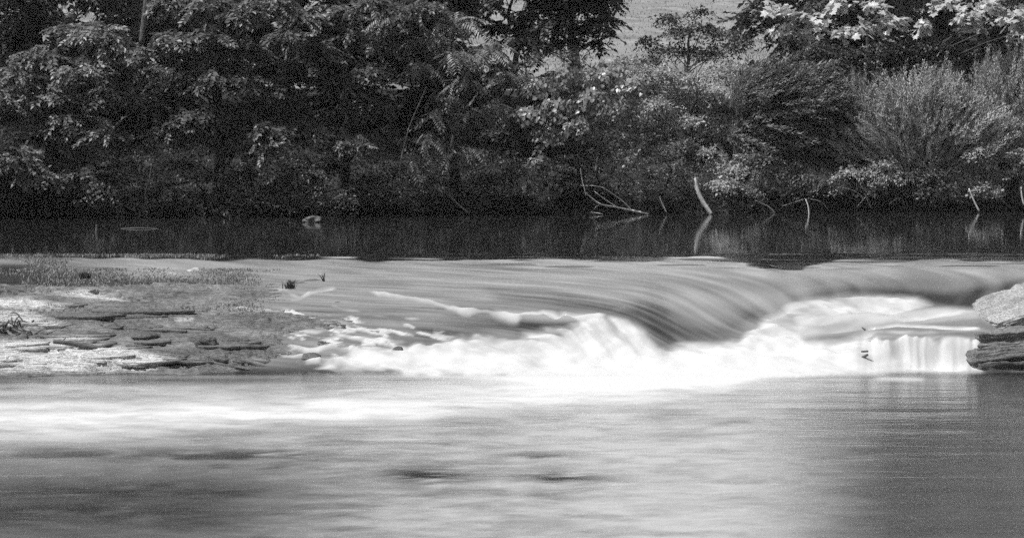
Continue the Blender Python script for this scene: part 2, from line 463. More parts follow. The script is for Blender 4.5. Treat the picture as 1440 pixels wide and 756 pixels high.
    white = sstep(0.35, 0.9, f)
    Z2 = Z + onfall * (0.0042 * st * (1 - white) + white * (0.085 * lump + 0.022 * fbm(X * 5, Y * 5, seed=49, octaves=2)))
    Z2 = Z2 + 0.006 * (1 - onfall) * vnoise(X * 1.3, Y * 3.0, seed=51) * sstep(29, 31, Y) * (1 - sstep(31.5, 34, Y))
    rip = sstep(27.8, 29.5, Y) * (1 - sstep(31.6, 33.5, Y))
    Z2 = Z2 + rip * 0.012 * vnoise(X * 0.8 + Y, Y * 2.6, seed=53)
    return Z2, f, 1 - start

def lower_foam_light(X, Y):
    px, py = project(X, Y, np.zeros_like(X))
    wq = 6 * fbm(px / 130, py / 22, seed=64, octaves=3)
    n1 = fbm(px / 95, (py + wq) / 8, seed=61, octaves=5, gain=.62)
    n2 = fbm(px / 26, (py + wq) / 2.6, seed=62, octaves=3, gain=.6)
    band = stroke(px, py, [(1010, 530), (900, 544), (760, 556), (520, 571), (250, 584), (-300, 600)], 46, 1.3)
    core = stroke(px, py, [(1120, 524), (980, 532), (860, 540), (700, 528), (470, 522)], 13, 1.6)
    f = 0.95 * band * (0.9 + 0.5 * n1 + 0.12 * n2) + 0.9 * core
    n3 = fbm(px / 55, (py + wq) / 4.5, seed=65, octaves=4, gain=.65)
    film_refl = 0.70 + 0.48 * n1 + 0.20 * n2 + 0.14 * sstep(680, 980, px) * sstep(560, 660, py)  # last term paints the bright sky reflection right of centre
    film_refl *= 1 - 0.92 * sstep(1020, 1270, px + 70 * n1)                # thinned to paint in the dark reflection of the right bank
    film_refl *= 1 - 0.78 * sstep(600, 690, py + 20 * n1) * (1 - sstep(250, 620, px + 60 * n3))
    for cx, cy, rx, ry in ((330, 640, 150, 8), (600, 669, 75, 13), (785, 672, 62, 9), (210, 690, 200, 10), (740, 640, 40, 5), (60, 634, 110, 6), (120, 720, 220, 14)):
        film_refl *= 1 - np.clip(0.75 + 1.3 * n3, 0, 1) * np.exp(-(((px - cx) / rx / 1.15) ** 2 + ((py - cy + 8 * n1) / ry / 1.2) ** 2))
    near = 1 - 0.8 * np.exp(-((py - 534) / 6.5) ** 2) * (1 - sstep(520, 800, px))
    film_refl *= near
    f = np.maximum(f * near, np.clip(film_refl, 0, 1) * 0.62)
    f = np.maximum(f, 0.55 * stroke(px, py, [(1240, 532), (1290, 533)], 9, 2.5))
    return np.clip(f, 0, 1) * (1 - sstep(8, 26, np.abs(X)))

wx = axis([(-60, -24, 4), (-24, -11, 0.5), (-11, -7.4, 0.09), (-7.4, 7.4, 0.0265), (7.4, 9, 0.1), (9, 20, 0.5), (20, 60, 4)])
fy = axis([(24.4, 29.2, 0.024), (29.2, 32.0, 0.04)])
X, Y = np.meshgrid(wx, fy)
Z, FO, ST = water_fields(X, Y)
t0 = 1 - sstep(24.4, 24.9, Y)
FO = FO * (1 - t0) + lower_foam_light(X, Y) * t0
edge_z0, edge_f0 = Z[0].copy(), FO[0].copy()
edge_z1 = Z[-1].copy()
fall = grid_mesh('waterfall', X, Y, Z, M['chute'], attrs={'foam_light': FO, 'still': ST})
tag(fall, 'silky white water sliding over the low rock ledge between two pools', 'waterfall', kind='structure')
ly = axis([(-12, 8, 1.0), (8, 24.4, 0.045)])
wxl = wx[::2]
X, Y = np.meshgrid(wxl, ly)
Z = 0.004 * vnoise(X * 1.1, Y * 2.4, seed=63)
Z[-1] = edge_z0[::2]
FO = lower_foam_light(X, Y); FO[-1] = edge_f0[::2]
lowr = grid_mesh('lower_river', X, Y, Z, M['lower'], attrs={'foam_light': FO})
tag(lowr, 'blurred pale water streaked with froth and painted sky reflection below the fall', 'river water', kind='structure')
uy = axis([(32.0, 36, 0.1), (36, 60, 0.5)])
wx2 = wx[::3]
X, Y = np.meshgrid(wx2, uy)
Z = np.full_like(X, U); Z[0] = edge_z1[::3]
uppr = grid_mesh('upper_river', X, Y, Z, M['pool'], attrs={'foam_light': X * 0})
tag(uppr, 'still dark river water above the fall mirroring the bank', 'river water', kind='structure')

# ------------------------------------------------------------------ rock shelf on the left
def rock_base(X, Y):
    Z = fall_z(X, Y)
    px, py = project(X, Y, Z)
    up = 0.11 * (1 - sstep(180, 600, px + 90 * fbm(X * 1.2, Y * 2.0, seed=71, octaves=3)))
    up = up - 0.05 - 0.05 * sstep(420, 560, px)
    back = sstep(27.6, 28.9, Y)
    up = up * (1 - back) + (-0.06) * back
    edge = 24.32 + 0.27 * np.clip(X + 5.5, -3, 4.2) + 0.30 * fbm(X * 0.9, X * 0, seed=72, octaves=4, gain=.6)
    foot = sstep(edge - .05, edge + .05, Y)
    n = fbm(X * 0.55, Y * 1.7, seed=73, octaves=4)
    z = Z + up + 0.075 * n
    # extra thickness at the broken front edge
    z = z + 0.08 * np.exp(-((Y - edge - .5) / 0.6) ** 2) * (1 - sstep(260, 480, px))
    ramp_ = np.clip((Y - edge) / (0.55 + 0.25 * vnoise(X * 1.3, Y * 0, seed=68)), 0, 1)
    z = z * ramp_ - 0.03 * (1 - ramp_)
    return z, foot, px, py

def rock_height(X, Y):
    z, foot, px, py = rock_base(X, Y)
    tilt = 0.015 * X + 0.012 * fbm(X * 1.3, Y * 3.2, seed=74, octaves=3)
    step = 0.030
    s = (z + tilt) / step + 0.9 * fbm(X * 2.2, Y * 4.5, seed=69, octaves=4, gain=.6)
    fl = np.floor(s); fr = s - fl
    gate = sstep(-.25, .25, vnoise(X * 1.6, Y * 3.0, seed=66))
    terr = (sstep(0.90, 0.99, fr) - fr) * step * (0.45 + 0.55 * gate)
    zz = z + terr
    zz = zz - gate * 0.035 * sstep(0.78, 0.86, fr) * (1 - sstep(0.90, 0.93, fr))
    zz = zz + 0.022 * fbm(X * 3.0, Y * 7, seed=75, octaves=5, gain=.62)
    ck = np.abs(fbm(X * 0.75 + 0.4 * Y, Y * 5.5 - 0.35 * X, seed=77, octaves=3)) + 0.25 * sstep(-.1, .5, vnoise(X * 1.1, Y * 2, seed=78))
    zz = zz - 0.045 * (1 - sstep(0.0, 0.055, ck))
    ck = np.abs(fbm(X * 0.9, Y * 8 - 0.5 * X, seed=79, octaves=2)) + 0.4 * sstep(-.3, .3, vnoise(X * 1.5, Y * 3, seed=80))
    zz = zz - 0.03 * (1 - sstep(0.0, 0.07, ck))
    return zz * foot + (-0.25) * (1 - foot)

rx = axis([(-16, -7.4, 0.09), (-7.4, -1.0, 0.017)]); ry = np.arange(24.1, 29.4, 0.0165)
X, Y = np.meshgrid(rx, ry)
Z = rock_height(X, Y)
px, py = project(X, Y, Z)
def dryness(px, py, X, Y):
    n = fbm(px / 60, py / 9, seed=76, octaves=4)
    d = 0
    for pts, s in (([(-420, 470), (60, 476), (150, 484), (235, 500), (215, 520), (120, 522), (-420, 528)], 1.0),
                   ([(-300, 412), (40, 417), (98, 428), (85, 433), (-300, 426)], 1.0),
                   ([(70, 412), (120, 407), (178, 421), (150, 423), (90, 416)], 1.0),
                   ([(-420, 432), (40, 436), (95, 456), (70, 460), (-420, 452)], .85), ([(68, 468), (140, 474), (130, 480), (70, 474)], .9),
                   ([(250, 446), (272, 447), (268, 454), (246, 452)], .9)):
        d = np.maximum(d, s * fill(px, py + 4 * n, pts, 9))
    d = d * np.clip(1.0 + 0.9 * fbm(px / 26, py / 4, seed=70, octaves=4), 0.15, 1)
    d = np.maximum(d, np.clip(0.06 + 0.30 * n, 0, 0.4) * (1 - sstep(420, 560, px)))
    return np.clip(d, 0, 1)
shelf = empty('rock_shelf', (-4.5, 25.0, 0.0))
tag(shelf, 'layered limestone shelf, partly bleached dry and partly wet, beside the fall', 'rock shelf')
def under(parent, o):
    o.parent = parent
    o.matrix_parent_inverse = parent.matrix_basis.inverted()
    return o
under(shelf, grid_mesh('bedrock', X, Y, Z, M['rock'], attrs={'dry': dryness(px, py, X, Y)}, smooth=False))

def slab_mesh(seed, L, W, Tk):
    """thin angular flake of layered limestone"""
    r = np.random.default_rng(seed)
    n = 18
    a = (np.arange(n) + r.uniform(-.35, .35, n)) / n * 2 * math.pi
    rad = r.uniform(0.78, 1.12, n) / (np.abs(np.cos(a)) ** 3 + np.abs(np.sin(a)) ** 3) ** (1 / 3.0)
    ox, oy = np.cos(a) * rad * L * .46, np.sin(a) * rad * W * .46
    top = np.stack([ox * 0.985, oy * 0.97, np.full(n, Tk) + r.uniform(-.25, .05, n) * Tk], 1)
    mid = np.stack([ox, oy, np.full(n, Tk * .55)], 1)
    bot = np.stack([ox * 0.97, oy * 0.86, np.full(n, -0.03)], 1)
    V = np.concatenate([top, mid, bot, [[0, 0, Tk]]])
    Tn = []
    for i in range(n):
        j = (i + 1) % n
        Tn += [(3 * n, i, j), (i, n + i, n + j), (i, n + j, j), (n + i, 2 * n + i, 2 * n + j), (n + i, 2 * n + j, n + j)]
    V[:, 2] -= V[:, 1] * 0.09          # the back edge dives under the layer above
    return V, np.array(Tn)

def hit(px_, py_, fn, lift=0.0):
    """where the ray through a photo pixel first meets a height field"""
    d = np.arange(23.5, 31.0, 0.02)
    a, dy, dz = ray(px_, py_)
    t = d / dy
    xx, zz = a * t, H + dz * t
    hz = fn(xx, d) + lift
    k = np.nonzero(zz <= np.maximum(hz, 0.0 if lift == 0 else -1))[0]
    i = int(k[0]) if len(k) else len(d) - 1
    return np.array([xx[i], d[i], zz[i]])

def add_slab(px, py, Lpx, Wm, Tk, seed, name='rock_slab'):
    """one loose flake of the shelf; centre given by a photo pixel, height from the shelf"""
    p = hit(px, py, rock_height)
    L = Lpx / F * p[1]
    V, T = slab_mesh(seed, L, Wm, Tk)
    r = np.random.default_rng(seed + 999)
    ang = r.normal(-0.03, 0.10); ca, sa = math.cos(ang), math.sin(ang)
    x = V[:, 0] * ca - V[:, 1] * sa; y = V[:, 0] * sa + V[:, 1] * ca
    # follow the slope of the shelf
    e = 0.3
    gy = float(rock_base(np.array([p[0]]), np.array([p[1] + e]))[0][0] - rock_base(np.array([p[0]]), np.array([p[1] - e]))[0][0]) / (2 * e)
    gx = float(rock_base(np.array([p[0] + e]), np.array([p[1]]))[0][0] - rock_base(np.array([p[0] - e]), np.array([p[1]]))[0][0]) / (2 * e)
    z = V[:, 2] + x * gx * 0.9 + y * gy * 0.7
    W = np.stack([x + p[0], y + p[1], z + p[2] + 0.004], 1)
    o = mesh_tris(name, W, T, M['rock'])
    pxs, pys = project(W[:, 0], W[:, 1], W[:, 2])
    dr = dryness(pxs, pys, W[:, 0], W[:, 1])
    a = o.data.attributes.new('dry', 'FLOAT', 'POINT'); a.data.foreach_set('value', dr.astype(np.float32))
    return under(shelf, o)
rs = random.Random(3)
for i in range(60):
    px_ = rs.uniform(-90, 430); t = rs.random()
    lo = 412 + max(0, px_ - 150) * 0.13; hi = 513 - max(0, px_) * 0.01
    py_ = lo + (hi - lo) * (t ** 0.7)
    add_slab(px_, py_, rs.choice((30, 45, 60, 90, 150)) * rs.uniform(.7, 1.2) * (1.0 if px_ < 330 else 0.5), rs.uniform(0.08, 0.30), rs.uniform(0.004, 0.015), 500 + i)

# ------------------------------------------------------------------ tubes: sticks, trunks, logs
def tube(points, radii, sides=7, rough=0.0, seed=0):
    P = np.array(points, float); R = np.array(radii, float)
    # resample smoothly
    n0 = len(P)
    k = max(2, int((n0 - 1) * 4) + 1)
    t = np.linspace(0, n0 - 1, k)
    def cr(A):
        A = A.reshape(n0, -1)
        i = np.clip(t.astype(int), 0, n0 - 2); f = (t - i)[:, None]
        p0 = A[np.maximum(i - 1, 0)]; p1 = A[i]; p2 = A[i + 1]; p3 = A[np.minimum(i + 2, n0 - 1)]
        return 0.5 * (2 * p1 + (p2 - p0) * f + (2 * p0 - 5 * p1 + 4 * p2 - p3) * f ** 2 + (3 * p1 - p0 - 3 * p2 + p3) * f ** 3)
    Q = cr(P); RR = np.maximum(cr(R)[:, 0], 0.001)
    T = np.gradient(Q, axis=0); T /= np.linalg.norm(T, axis=1)[:, None] + 1e-9
    ref = np.array([0.3, 1.0, 0.2]) if abs(T[0] @ np.array([0, 1, 0])) < 0.8 else np.array([1.0, 0.1, 0.3])
    A = np.cross(T, ref); A /= np.linalg.norm(A, axis=1)[:, None]
    B = np.cross(T, A)
    ang = np.arange(sides) / sides * 2 * math.pi
    rr = RR[:, None] * (1 + rough * np.random.default_rng(seed).uniform(-1, 1, (k, sides)))
    V = Q[:, None, :] + rr[..., None] * (np.cos(ang)[None, :, None] * A[:, None, :] + np.sin(ang)[None, :, None] * B[:, None, :])
    V = V.reshape(-1, 3)
    Tn = []
    for i in range(k - 1):
        for j in range(sides):
            a = i * sides + j; b = i * sides + (j + 1) % sides
            Tn += [(a, b, b + sides), (a, b + sides, a + sides)]
    c0 = len(V); V = np.concatenate([V, [Q[0], Q[-1]]])
    for j in range(sides):
        Tn += [(c0, (j + 1) % sides, j), (c0 + 1, (k - 1) * sides + j, (k - 1) * sides + (j + 1) % sides)]
    return V, np.array(Tn)

def join(meshes):
    Vs, Ts, o = [], [], 0
    for V, T in meshes:
        Vs.append(V); Ts.append(T + o); o += len(V)
    return np.concatenate(Vs), np.concatenate(Ts)

def pix_tube(pts, d, rpx, sides=7, rough=0.08, seed=0, dd=0.0):
    P = [at(x, y, d + dd * i) for i, (x, y) in enumerate(pts)]
    return tube(P, [r / F * d for r in rpx], sides, rough, seed)

def stick(name, label, cat, pts, d, rpx, mat='bleached', group=None, twigs=(), dd=0.0, seed=0):
    parts = [pix_tube(pts, d, rpx, seed=seed, dd=dd)]
    for tp, tr in twigs:
        parts.append(pix_tube(tp, d + 0.02, tr, 5, seed=seed + 1))
    V, T = join(parts)
    return tag(mesh_tris(name, V, T, M[mat], smooth=True), label, cat, group)

# ------------------------------------------------------------------ rocks on the right
def rock_lump(name, c, size, seed, parent=None, flat=0.7, strata=0.0, tilt=(0, 0), dry=0.3, amp=0.16, n=34, taper=None, freq=1.0):
    """rounded, layered block of stone"""
    u = np.linspace(-1, 1, n)
    faces = []
    for ax in range(3):
        for s in (-1, 1):
            A, B = np.meshgrid(u, u)
            Pn = np.zeros((n, n, 3)); Pn[..., ax] = s
            Pn[..., (ax + 1) % 3] = A * s; Pn[..., (ax + 2) % 3] = B
            faces.append(Pn)
    Vs, Qs, off = [], [], 0
    idx = np.arange(n * n).reshape(n, n)
    Q = np.stack([idx[:-1, :-1], idx[:-1, 1:], idx[1:, 1:], idx[1:, :-1]], -1).reshape(-1, 4)
    for Pn in faces:
        Vs.append(Pn.reshape(-1, 3)); Qs.append(Q + off); off += n * n
    V = np.concatenate(Vs); Q = np.concatenate(Qs)
    r = np.linalg.norm(V, axis=1)[:, None]
    S = V / r
    V = V * (1 - flat) * 0 + V * flat + S * (1 - flat) * 1.15
    sx, sy, sz = size
    W = V * np.array([sx / 2, sy / 2, sz / 2])
    q = freq
    nx = fbm(W[:, 0] * 3 * q + seed, W[:, 1] * 3 * q, W[:, 2] * 5 * q, seed=seed, octaves=4)
    nf = fbm(W[:, 0] * 13 + seed, W[:, 1] * 13, W[:, 2] * 22, seed=seed + 7, octaves=3)
    lay = vnoise(W[:, 2] / max(sz, .05) * 4.5 + 0.6 * nx, W[:, 0] * 0.5, seed=seed + 3) if strata else 0
    outw = S.copy(); outw[:, 2] *= 0.35
    W = W + outw * (amp * nx * min(sx, sy, sz * 2) + 0.11 * nf * min(sz, 0.4) + strata * lay * 0.12)[:, None]
    W[:, 2] += 0.10 * nf * min(sz, 0.35)
    if taper:
        W[:, 2] *= np.interp(W[:, 0], [-sx / 2, sx / 2], taper)
    W[:, 2] += W[:, 0] * tilt[0] + W[:, 1] * tilt[1]
    W = W + np.array(c)
    # weld the cube's seams
    key = np.round(W, 5); _, first, inv = np.unique(key, axis=0, return_index=True, return_inverse=True)
    W2 = W[first]; Q2 = inv.reshape(-1)[Q]
    o = mesh_tris(name, W2, Q2, M['boulder'], smooth=False)
    d = np.clip(dry * (0.9 + 0.5 * fbm(W2[:, 0] * 4, W2[:, 1] * 4, W2[:, 2] * 4, seed=seed + 5)), 0, 1)
    a = o.data.attributes.new('dry', 'FLOAT', 'POINT'); a.data.foreach_set('value', d.astype(np.float32))
    if parent is not None:
        under(parent, o)
    return o

p = at(1480, 419, 26.3)
tag(rock_lump('boulder', p, (1.64, 1.1, 0.34), 81, flat=0.74, tilt=(0.30, 0.20), dry=0.62, amp=0.17, taper=(0.45, 1.1), n=60),
    'pale tilted boulder slab jutting over the stepped rock beside the fall', 'boulder')
base = empty('stepped_rock', at(1440, 521, 25.45))
tag(base, 'dark wet stepped rock under the pale boulder at the end of the fall', 'rock')
for k, (px_, py_, d, size, sd, tl, dr) in enumerate((
        (1462, 516, 25.62, (1.62, 0.9, 0.26), 91, (0.05, 0.02), 0.0),
        (1466, 501, 25.66, (1.66, 0.85, 0.20), 92, (0.10, 0.02), 0.03),
        (1461, 486, 25.68, (1.70, 0.9, 0.20), 93, (0.10, 0.03), 0.08),
        (1464, 466, 25.88, (1.70, 1.0, 0.20), 94, (0.09, 0.03), 0.22))):
    p = at(px_, py_, d)
    rock_lump('rock_layer', p, size, sd, base, flat=0.8, strata=0.5, tilt=tl, dry=dr, amp=0.16, n=34)
p = at(1690, 480, 26.2)
tag(rock_lump('bank_rock', p, (3.4, 2.2, 0.95), 99, flat=0.6, strata=0.5, tilt=(0.06, 0.05), dry=0.3, amp=0.2, n=40),
    'broad grey rock at the river edge past the pale boulder slab', 'rock')
# rock edge under the curtain
for k, (pts, rp, lab) in enumerate((([(1203, 507), (1213, 502), (1221, 498)], [1.2, 2.0, 1.4], 'longest dark stick slanting out of the white water curtain'),
                                    ([(1205, 515), (1215, 511)], [1.0, 1.6], 'short dark stick just above the pool under the white curtain'),
                                    ([(1211, 494), (1221, 493.5)], [1.2, 1.4], 'level dark stub above the longest stick in the white curtain'),
                                    ([(1212, 460), (1217, 464)], [0.9, 1.3], 'tiny dark twig caught on the lip above the water curtain'))):
    stick('snagged_stick', lab, 'stick', pts, 25.36 if k < 3 else 25.7, rp, 'driftwood', 'sticks snagged in the curtain of water', seed=k)

# small dark rocks breaking the rapids
for k, (px_, py_, w, h, lab) in enumerate(((560, 492, 14, 8, 'small dark wet rock breaking through white rapids'),
                                           (437, 503, 26, 11, 'dark wedge of rock at the end of the layered shelf'),
                                           (290, 485, 30, 17, 'rounded black stone lodged on the grey shelf'),
                                           (206, 473, 38, 8, 'flat dark oval stone lying on the shelf'),
                                           (440, 307, 25, 9, 'low grey boulder standing in the still water by the far bank'))):
    d = 25.6 if k < 2 else (26.2 if k < 4 else 44.6)
    if k in (2, 3):
        p = hit(px_, py_, rock_height)
    elif k == 4:
        p = at(px_, py_, d); p[2] = U + 0.03
    else:
        p = hit(px_, py_, fall_z)
    s = p[1] / F
    o = rock_lump('stone', p, (w * s, w * s * 0.8, h * s * 1.3), 120 + k, flat=0.2, dry=0.0, amp=0.30, n=14, freq=3.0)
    tag(o, lab, 'stone')

# driftwood on the shelf
def on_shelf(px_, py_, lift=0.0):
    return hit(px_, py_, rock_height, lift)
c = on_shelf(120, 486, 0.03)
P = [at(x, y, c[1]) for x, y in ((75, 480), (95, 482), (120, 486), (142, 488.5), (152, 485), (165, 482))]
V, T = tube(P, [0.022, 0.026, 0.027, 0.028, 0.024, 0.012], 9, 0.14, 3)
V2, T2 = tube([at(88, 480, c[1]), at(91, 476, c[1]), at(93, 474, c[1] - .02)], [0.008, 0.006, 0.004], 5)
V, T = join([(V, T), (V2, T2)])
tag(mesh_tris('driftwood_log', V, T, M['driftwood'], smooth=True), 'bent grey driftwood log lying on the bleached shelf', 'driftwood')
# dark snag of roots and debris on the shelf
parts = []
rs = random.Random(9)
for i in range(46):
    x0 = rs.uniform(-40, 55); y0 = 455 + rs.gauss(0, 7)
    p = on_shelf(x0, min(y0 + 8, 474), 0.01)
    q = p + np.array([rs.uniform(-.25, .25), rs.uniform(-.1, .1), rs.uniform(0, .12)])
    m_ = (p + q) / 2 + np.array([0, 0, rs.uniform(-.02, .06)])
    parts.append(tube([p, m_, q], [rs.uniform(.006, .016), .008, .003], 5))
V, T = join(parts)
tag(mesh_tris('root_snag', V, T, M['driftwood'], smooth=True), 'dark tangle of roots and twigs stranded on the bleached shelf', 'driftwood')

# ------------------------------------------------------------------ foliage: leaf sprays
def leaf_poly(kind):
    """flat outline in the unit square, x along the leaf; returns verts, triangles"""
    if kind == 'ovate':
        V = np.array([(0, 0, 0), (.45, .28, .06), (1, 0, -.10), (.45, -.28, .06)]); T = [(0, 1, 2), (0, 2, 3)]
    elif kind == 'narrow':
        V = np.array([(0, 0, 0), (.4, .15, .03), (1, 0, -.08), (.4, -.15, .03)]); T = [(0, 1, 2), (0, 2, 3)]
    elif kind == 'heart':
        V = np.array([(.12, 0, 0), (0, .30, .03), (.35, .48, .05), (.72, .30, 0), (1, 0, -.12), (.72, -.30, 0), (.35, -.48, .05), (0, -.30, .03)])
        T = [(0, i, i + 1) for i in range(1, 7)]
    else:  # lobed like a plane tree leaf
        r = [(.10, 0), (.02, .20), (.20, .50), (.36, .34), (.66, .52), (.62, .22), (1, 0), (.62, -.22), (.66, -.52), (.36, -.34), (.20, -.50), (.02, -.20)]
        V = np.array([(x, y, .10 * abs(y) - .06 * x) for x, y in r])
        V = np.concatenate([V, [(.42, 0, .03)]])
        T = [(12, i, (i + 1) % 12) for i in range(12)]
    return V, np.array(T)

def make_spray(kind, seed):
    """a leafy shoot of unit length along +x, leaves spread in the xy plane and facing +z"""
    r = np.random.default_rng(seed)
    Vs, Ts, off = [], [], 0
    def put(base, dirv, up, size, shape):
        nonlocal off
        V, T = leaf_poly(shape)
        x = dirv / np.linalg.norm(dirv); y = np.cross(up, x); y /= np.linalg.norm(y); z = np.cross(x, y)
        Vs.append(base + size * (V[:, :1] * x + V[:, 1:2] * y + V[:, 2:] * z)); Ts.append(T + off); off += len(V)
    def curve(t, droop):
        return np.array([t, 0.05 * math.sin(t * 4 + seed), -droop * t * t])
    if kind == 'broad':          # alternate oval leaves
        n = 13; droop = r.uniform(.12, .4)
        for i in range(n):
            t = 0.1 + 0.9 * i / n
            s = 1 if i % 2 else -1
            put(curve(t, droop), np.array([r.uniform(.3, .9), s * r.uniform(.5, 1.1), r.uniform(-.45, .15)]),
                np.array([r.normal(0, .35), r.normal(0, .35), 1]), r.uniform(.24, .38), 'ovate')
        put(curve(1, droop), np.array([1, 0, -.4]), np.array([0, 0, 1.]), .3, 'ovate')
    elif kind == 'fine':         # many small leaves
        n = 20; droop = r.uniform(.0, .35)
        for i in range(n):
            t = 0.05 + 0.95 * i / n
            s = 1 if i % 2 else -1
            side = np.array([0, s * r.uniform(0, .22), r.normal(0, .07)])
            put(curve(t, droop) + side, np.array([r.uniform(.1, 1), s * r.uniform(.2, 1.1), r.uniform(-.5, .4)]),
                np.array([r.normal(0, .5), r.normal(0, .5), 1]), r.uniform(.13, .22), 'ovate')
    elif kind == 'pinnate':      # feathered compound leaves hanging in a fan
        droop = r.uniform(.3, .6)
        n = 9
        for i in range(n):
            t = .15 + .85 * i / n
            for s in (-1, 1):
                put(curve(t, droop), np.array([.45, s * 1.0, -.25 - .3 * t]), np.array([r.normal(0, .12), r.normal(0, .12), 1]), r.uniform(.24, .30) * (1.1 - .35 * t), 'narrow')
        put(curve(1, droop), np.array([1, 0, -.8]), np.array([0, 0, 1.]), .2, 'narrow')
    elif kind == 'willow':       # straight wand with narrow leaves
        n = 19
        for i in range(n):
            t = .08 + .92 * i / n
            a = i * 2.4
            put(np.array([t, 0, -.10 * t * t]), np.array([1.1, .75 * math.cos(a), .75 * math.sin(a)]), np.array([r.normal(0, .4), r.normal(0, .4), 1]),
                r.uniform(.17, .26) * (1.15 - .5 * t), 'narrow')
    elif kind == 'vine':
        n = 7; droop = r.uniform(.3, .9)
        for i in range(n):
            t = (i + .5) / n
            s = 1 if i % 2 else -1
            put(curve(t, droop) + np.array([0, s * r.uniform(.03, .16), 0]), np.array([r.uniform(.2, .8), s * r.uniform(.2, .9), r.uniform(-1.0, -.3)]),
                np.array([r.normal(.4, .35), r.normal(0, .35), .9]), r.uniform(.24, .36), 'heart')
    elif kind == 'plane':
        n = 6; droop = r.uniform(.1, .4)
        for i in range(n):
            t = .15 + .85 * i / n
            s = 1 if i % 2 else -1
            put(curve(t, droop) + np.array([0, s * .08, 0]), np.array([r.uniform(.2, 1), s * r.uniform(.4, 1), r.uniform(-.6, .1)]),
                np.array([r.normal(0, .4), r.normal(-.2, .4), 1]), r.uniform(.34, .50), 'lobed')
    return np.concatenate(Vs), np.concatenate(Ts)

SPRAYS = {k: [make_spray(k, 10 * i + j) for j in range(5)] for i, k in enumerate(('broad', 'fine', 'pinnate', 'willow', 'vine', 'plane'))}

def place_sprays(kind, pos, dirs, ups, size, rng):
    """pos, dirs, ups: (n,3); returns one vertex and one triangle array"""
    d = dirs / (np.linalg.norm(dirs, axis=1)[:, None] + 1e-9)
    y = np.cross(ups, d); y /= np.linalg.norm(y, axis=1)[:, None] + 1e-9
    z = np.cross(d, y)
    R = np.stack([d, y, z], 2)                       # columns are the axes
    out = []
    tid = rng.integers(0, len(SPRAYS[kind]), len(pos))
    for k, (V, T) in enumerate(SPRAYS[kind]):
        s = np.nonzero(tid == k)[0]
        if not len(s):
            continue
        W = np.einsum('nij,vj->nvi', R[s], V) * size[s][:, None, None] + pos[s][:, None, :]
        TT = (T[None] + (np.arange(len(s)) * len(V))[:, None, None]).reshape(-1, 3)
        out.append((W.reshape(-1, 3), TT))
    return join(out)

def bough_sprays(kind, c, r, n, size, rng, flat=0.6, droop=0.35, inner=0.3):
    """a clump: leafy shoots springing from a low dome, leaves turned up and outward"""
    v = rng.normal(size=(n, 3)); v[:, 2] += 0.25
    v /= np.linalg.norm(v, axis=1)[:, None]
    v[:, 2] = np.where(v[:, 2] < -0.35, -v[:, 2] * 0.6, v[:, 2])
    rho = rng.uniform(inner, 1.0, n)[:, None]
    pos = c + v * rho * np.array([r, r, r * flat])
    hor = v * np.array([1, 1, 0.35]) + rng.normal(0, 0.25, (n, 3))
    hor[:, 2] -= droop * (1 - 0.6 * np.clip(v[:, 2], 0, 1))
    up = v * 0.75 + np.array([0, -0.15, 0.75]) + rng.normal(0, 0.2, (n, 3))
    sz = size * rng.uniform(0.7, 1.25, n)
    pos = pos - hor / (np.linalg.norm(hor, axis=1)[:, None] + 1e-9) * sz[:, None] * 0.45
    return pos, hor, up, sz

def woody(base, targets, r0, rng, top=None, lean=0.0, sides=7):
    """trunk with limbs reaching the boughs, one continuous skeleton"""
    base = np.array(base, float)
    zmax = max(t[2] for t in targets)
    mean = np.mean(targets, axis=0)
    tip = np.array([mean[0], mean[1], zmax * 0.97]) if top is None else np.array(top, float)
    k = 6
    P = [base + np.array([0, 0, -0.3])]
    for i in range(1, k):
        f = i / (k - 1)
        q = base + (tip - base) * f + np.array([rng.normal(0, .06), rng.normal(0, .06), 0]) * (f * (1 - f) * 6)
        P.append(q)
    P = np.array(P)
    R = r0 * np.linspace(1.15, 0.22, k)
    parts = [tube(P, R, sides, 0.06, int(rng.integers(1e6)))]
    for t in targets:
        t = np.array(t)
        f = np.clip((t[2] - base[2]) / max(tip[2] - base[2], .1) * rng.uniform(.45, .75), .12, .92) * (k - 1)
        i = min(int(f), k - 2); a = P[i] + (P[i + 1] - P[i]) * (f - i); ra = min(np.interp(f, range(k), R) * 0.35, .03)
        m = a * 0.45 + t * 0.55 + np.array([rng.normal(0, .08), rng.normal(0, .08), rng.uniform(.0, .25)])
        parts.append(tube([a, m, t], [ra, ra * 0.55, 0.006], 5, 0.05, int(rng.integers(1e6))))
    return join(parts)

def ground_at(x, y):
    return float(terrain_z(np.array([float(x)]), np.array([float(y)]))[0])

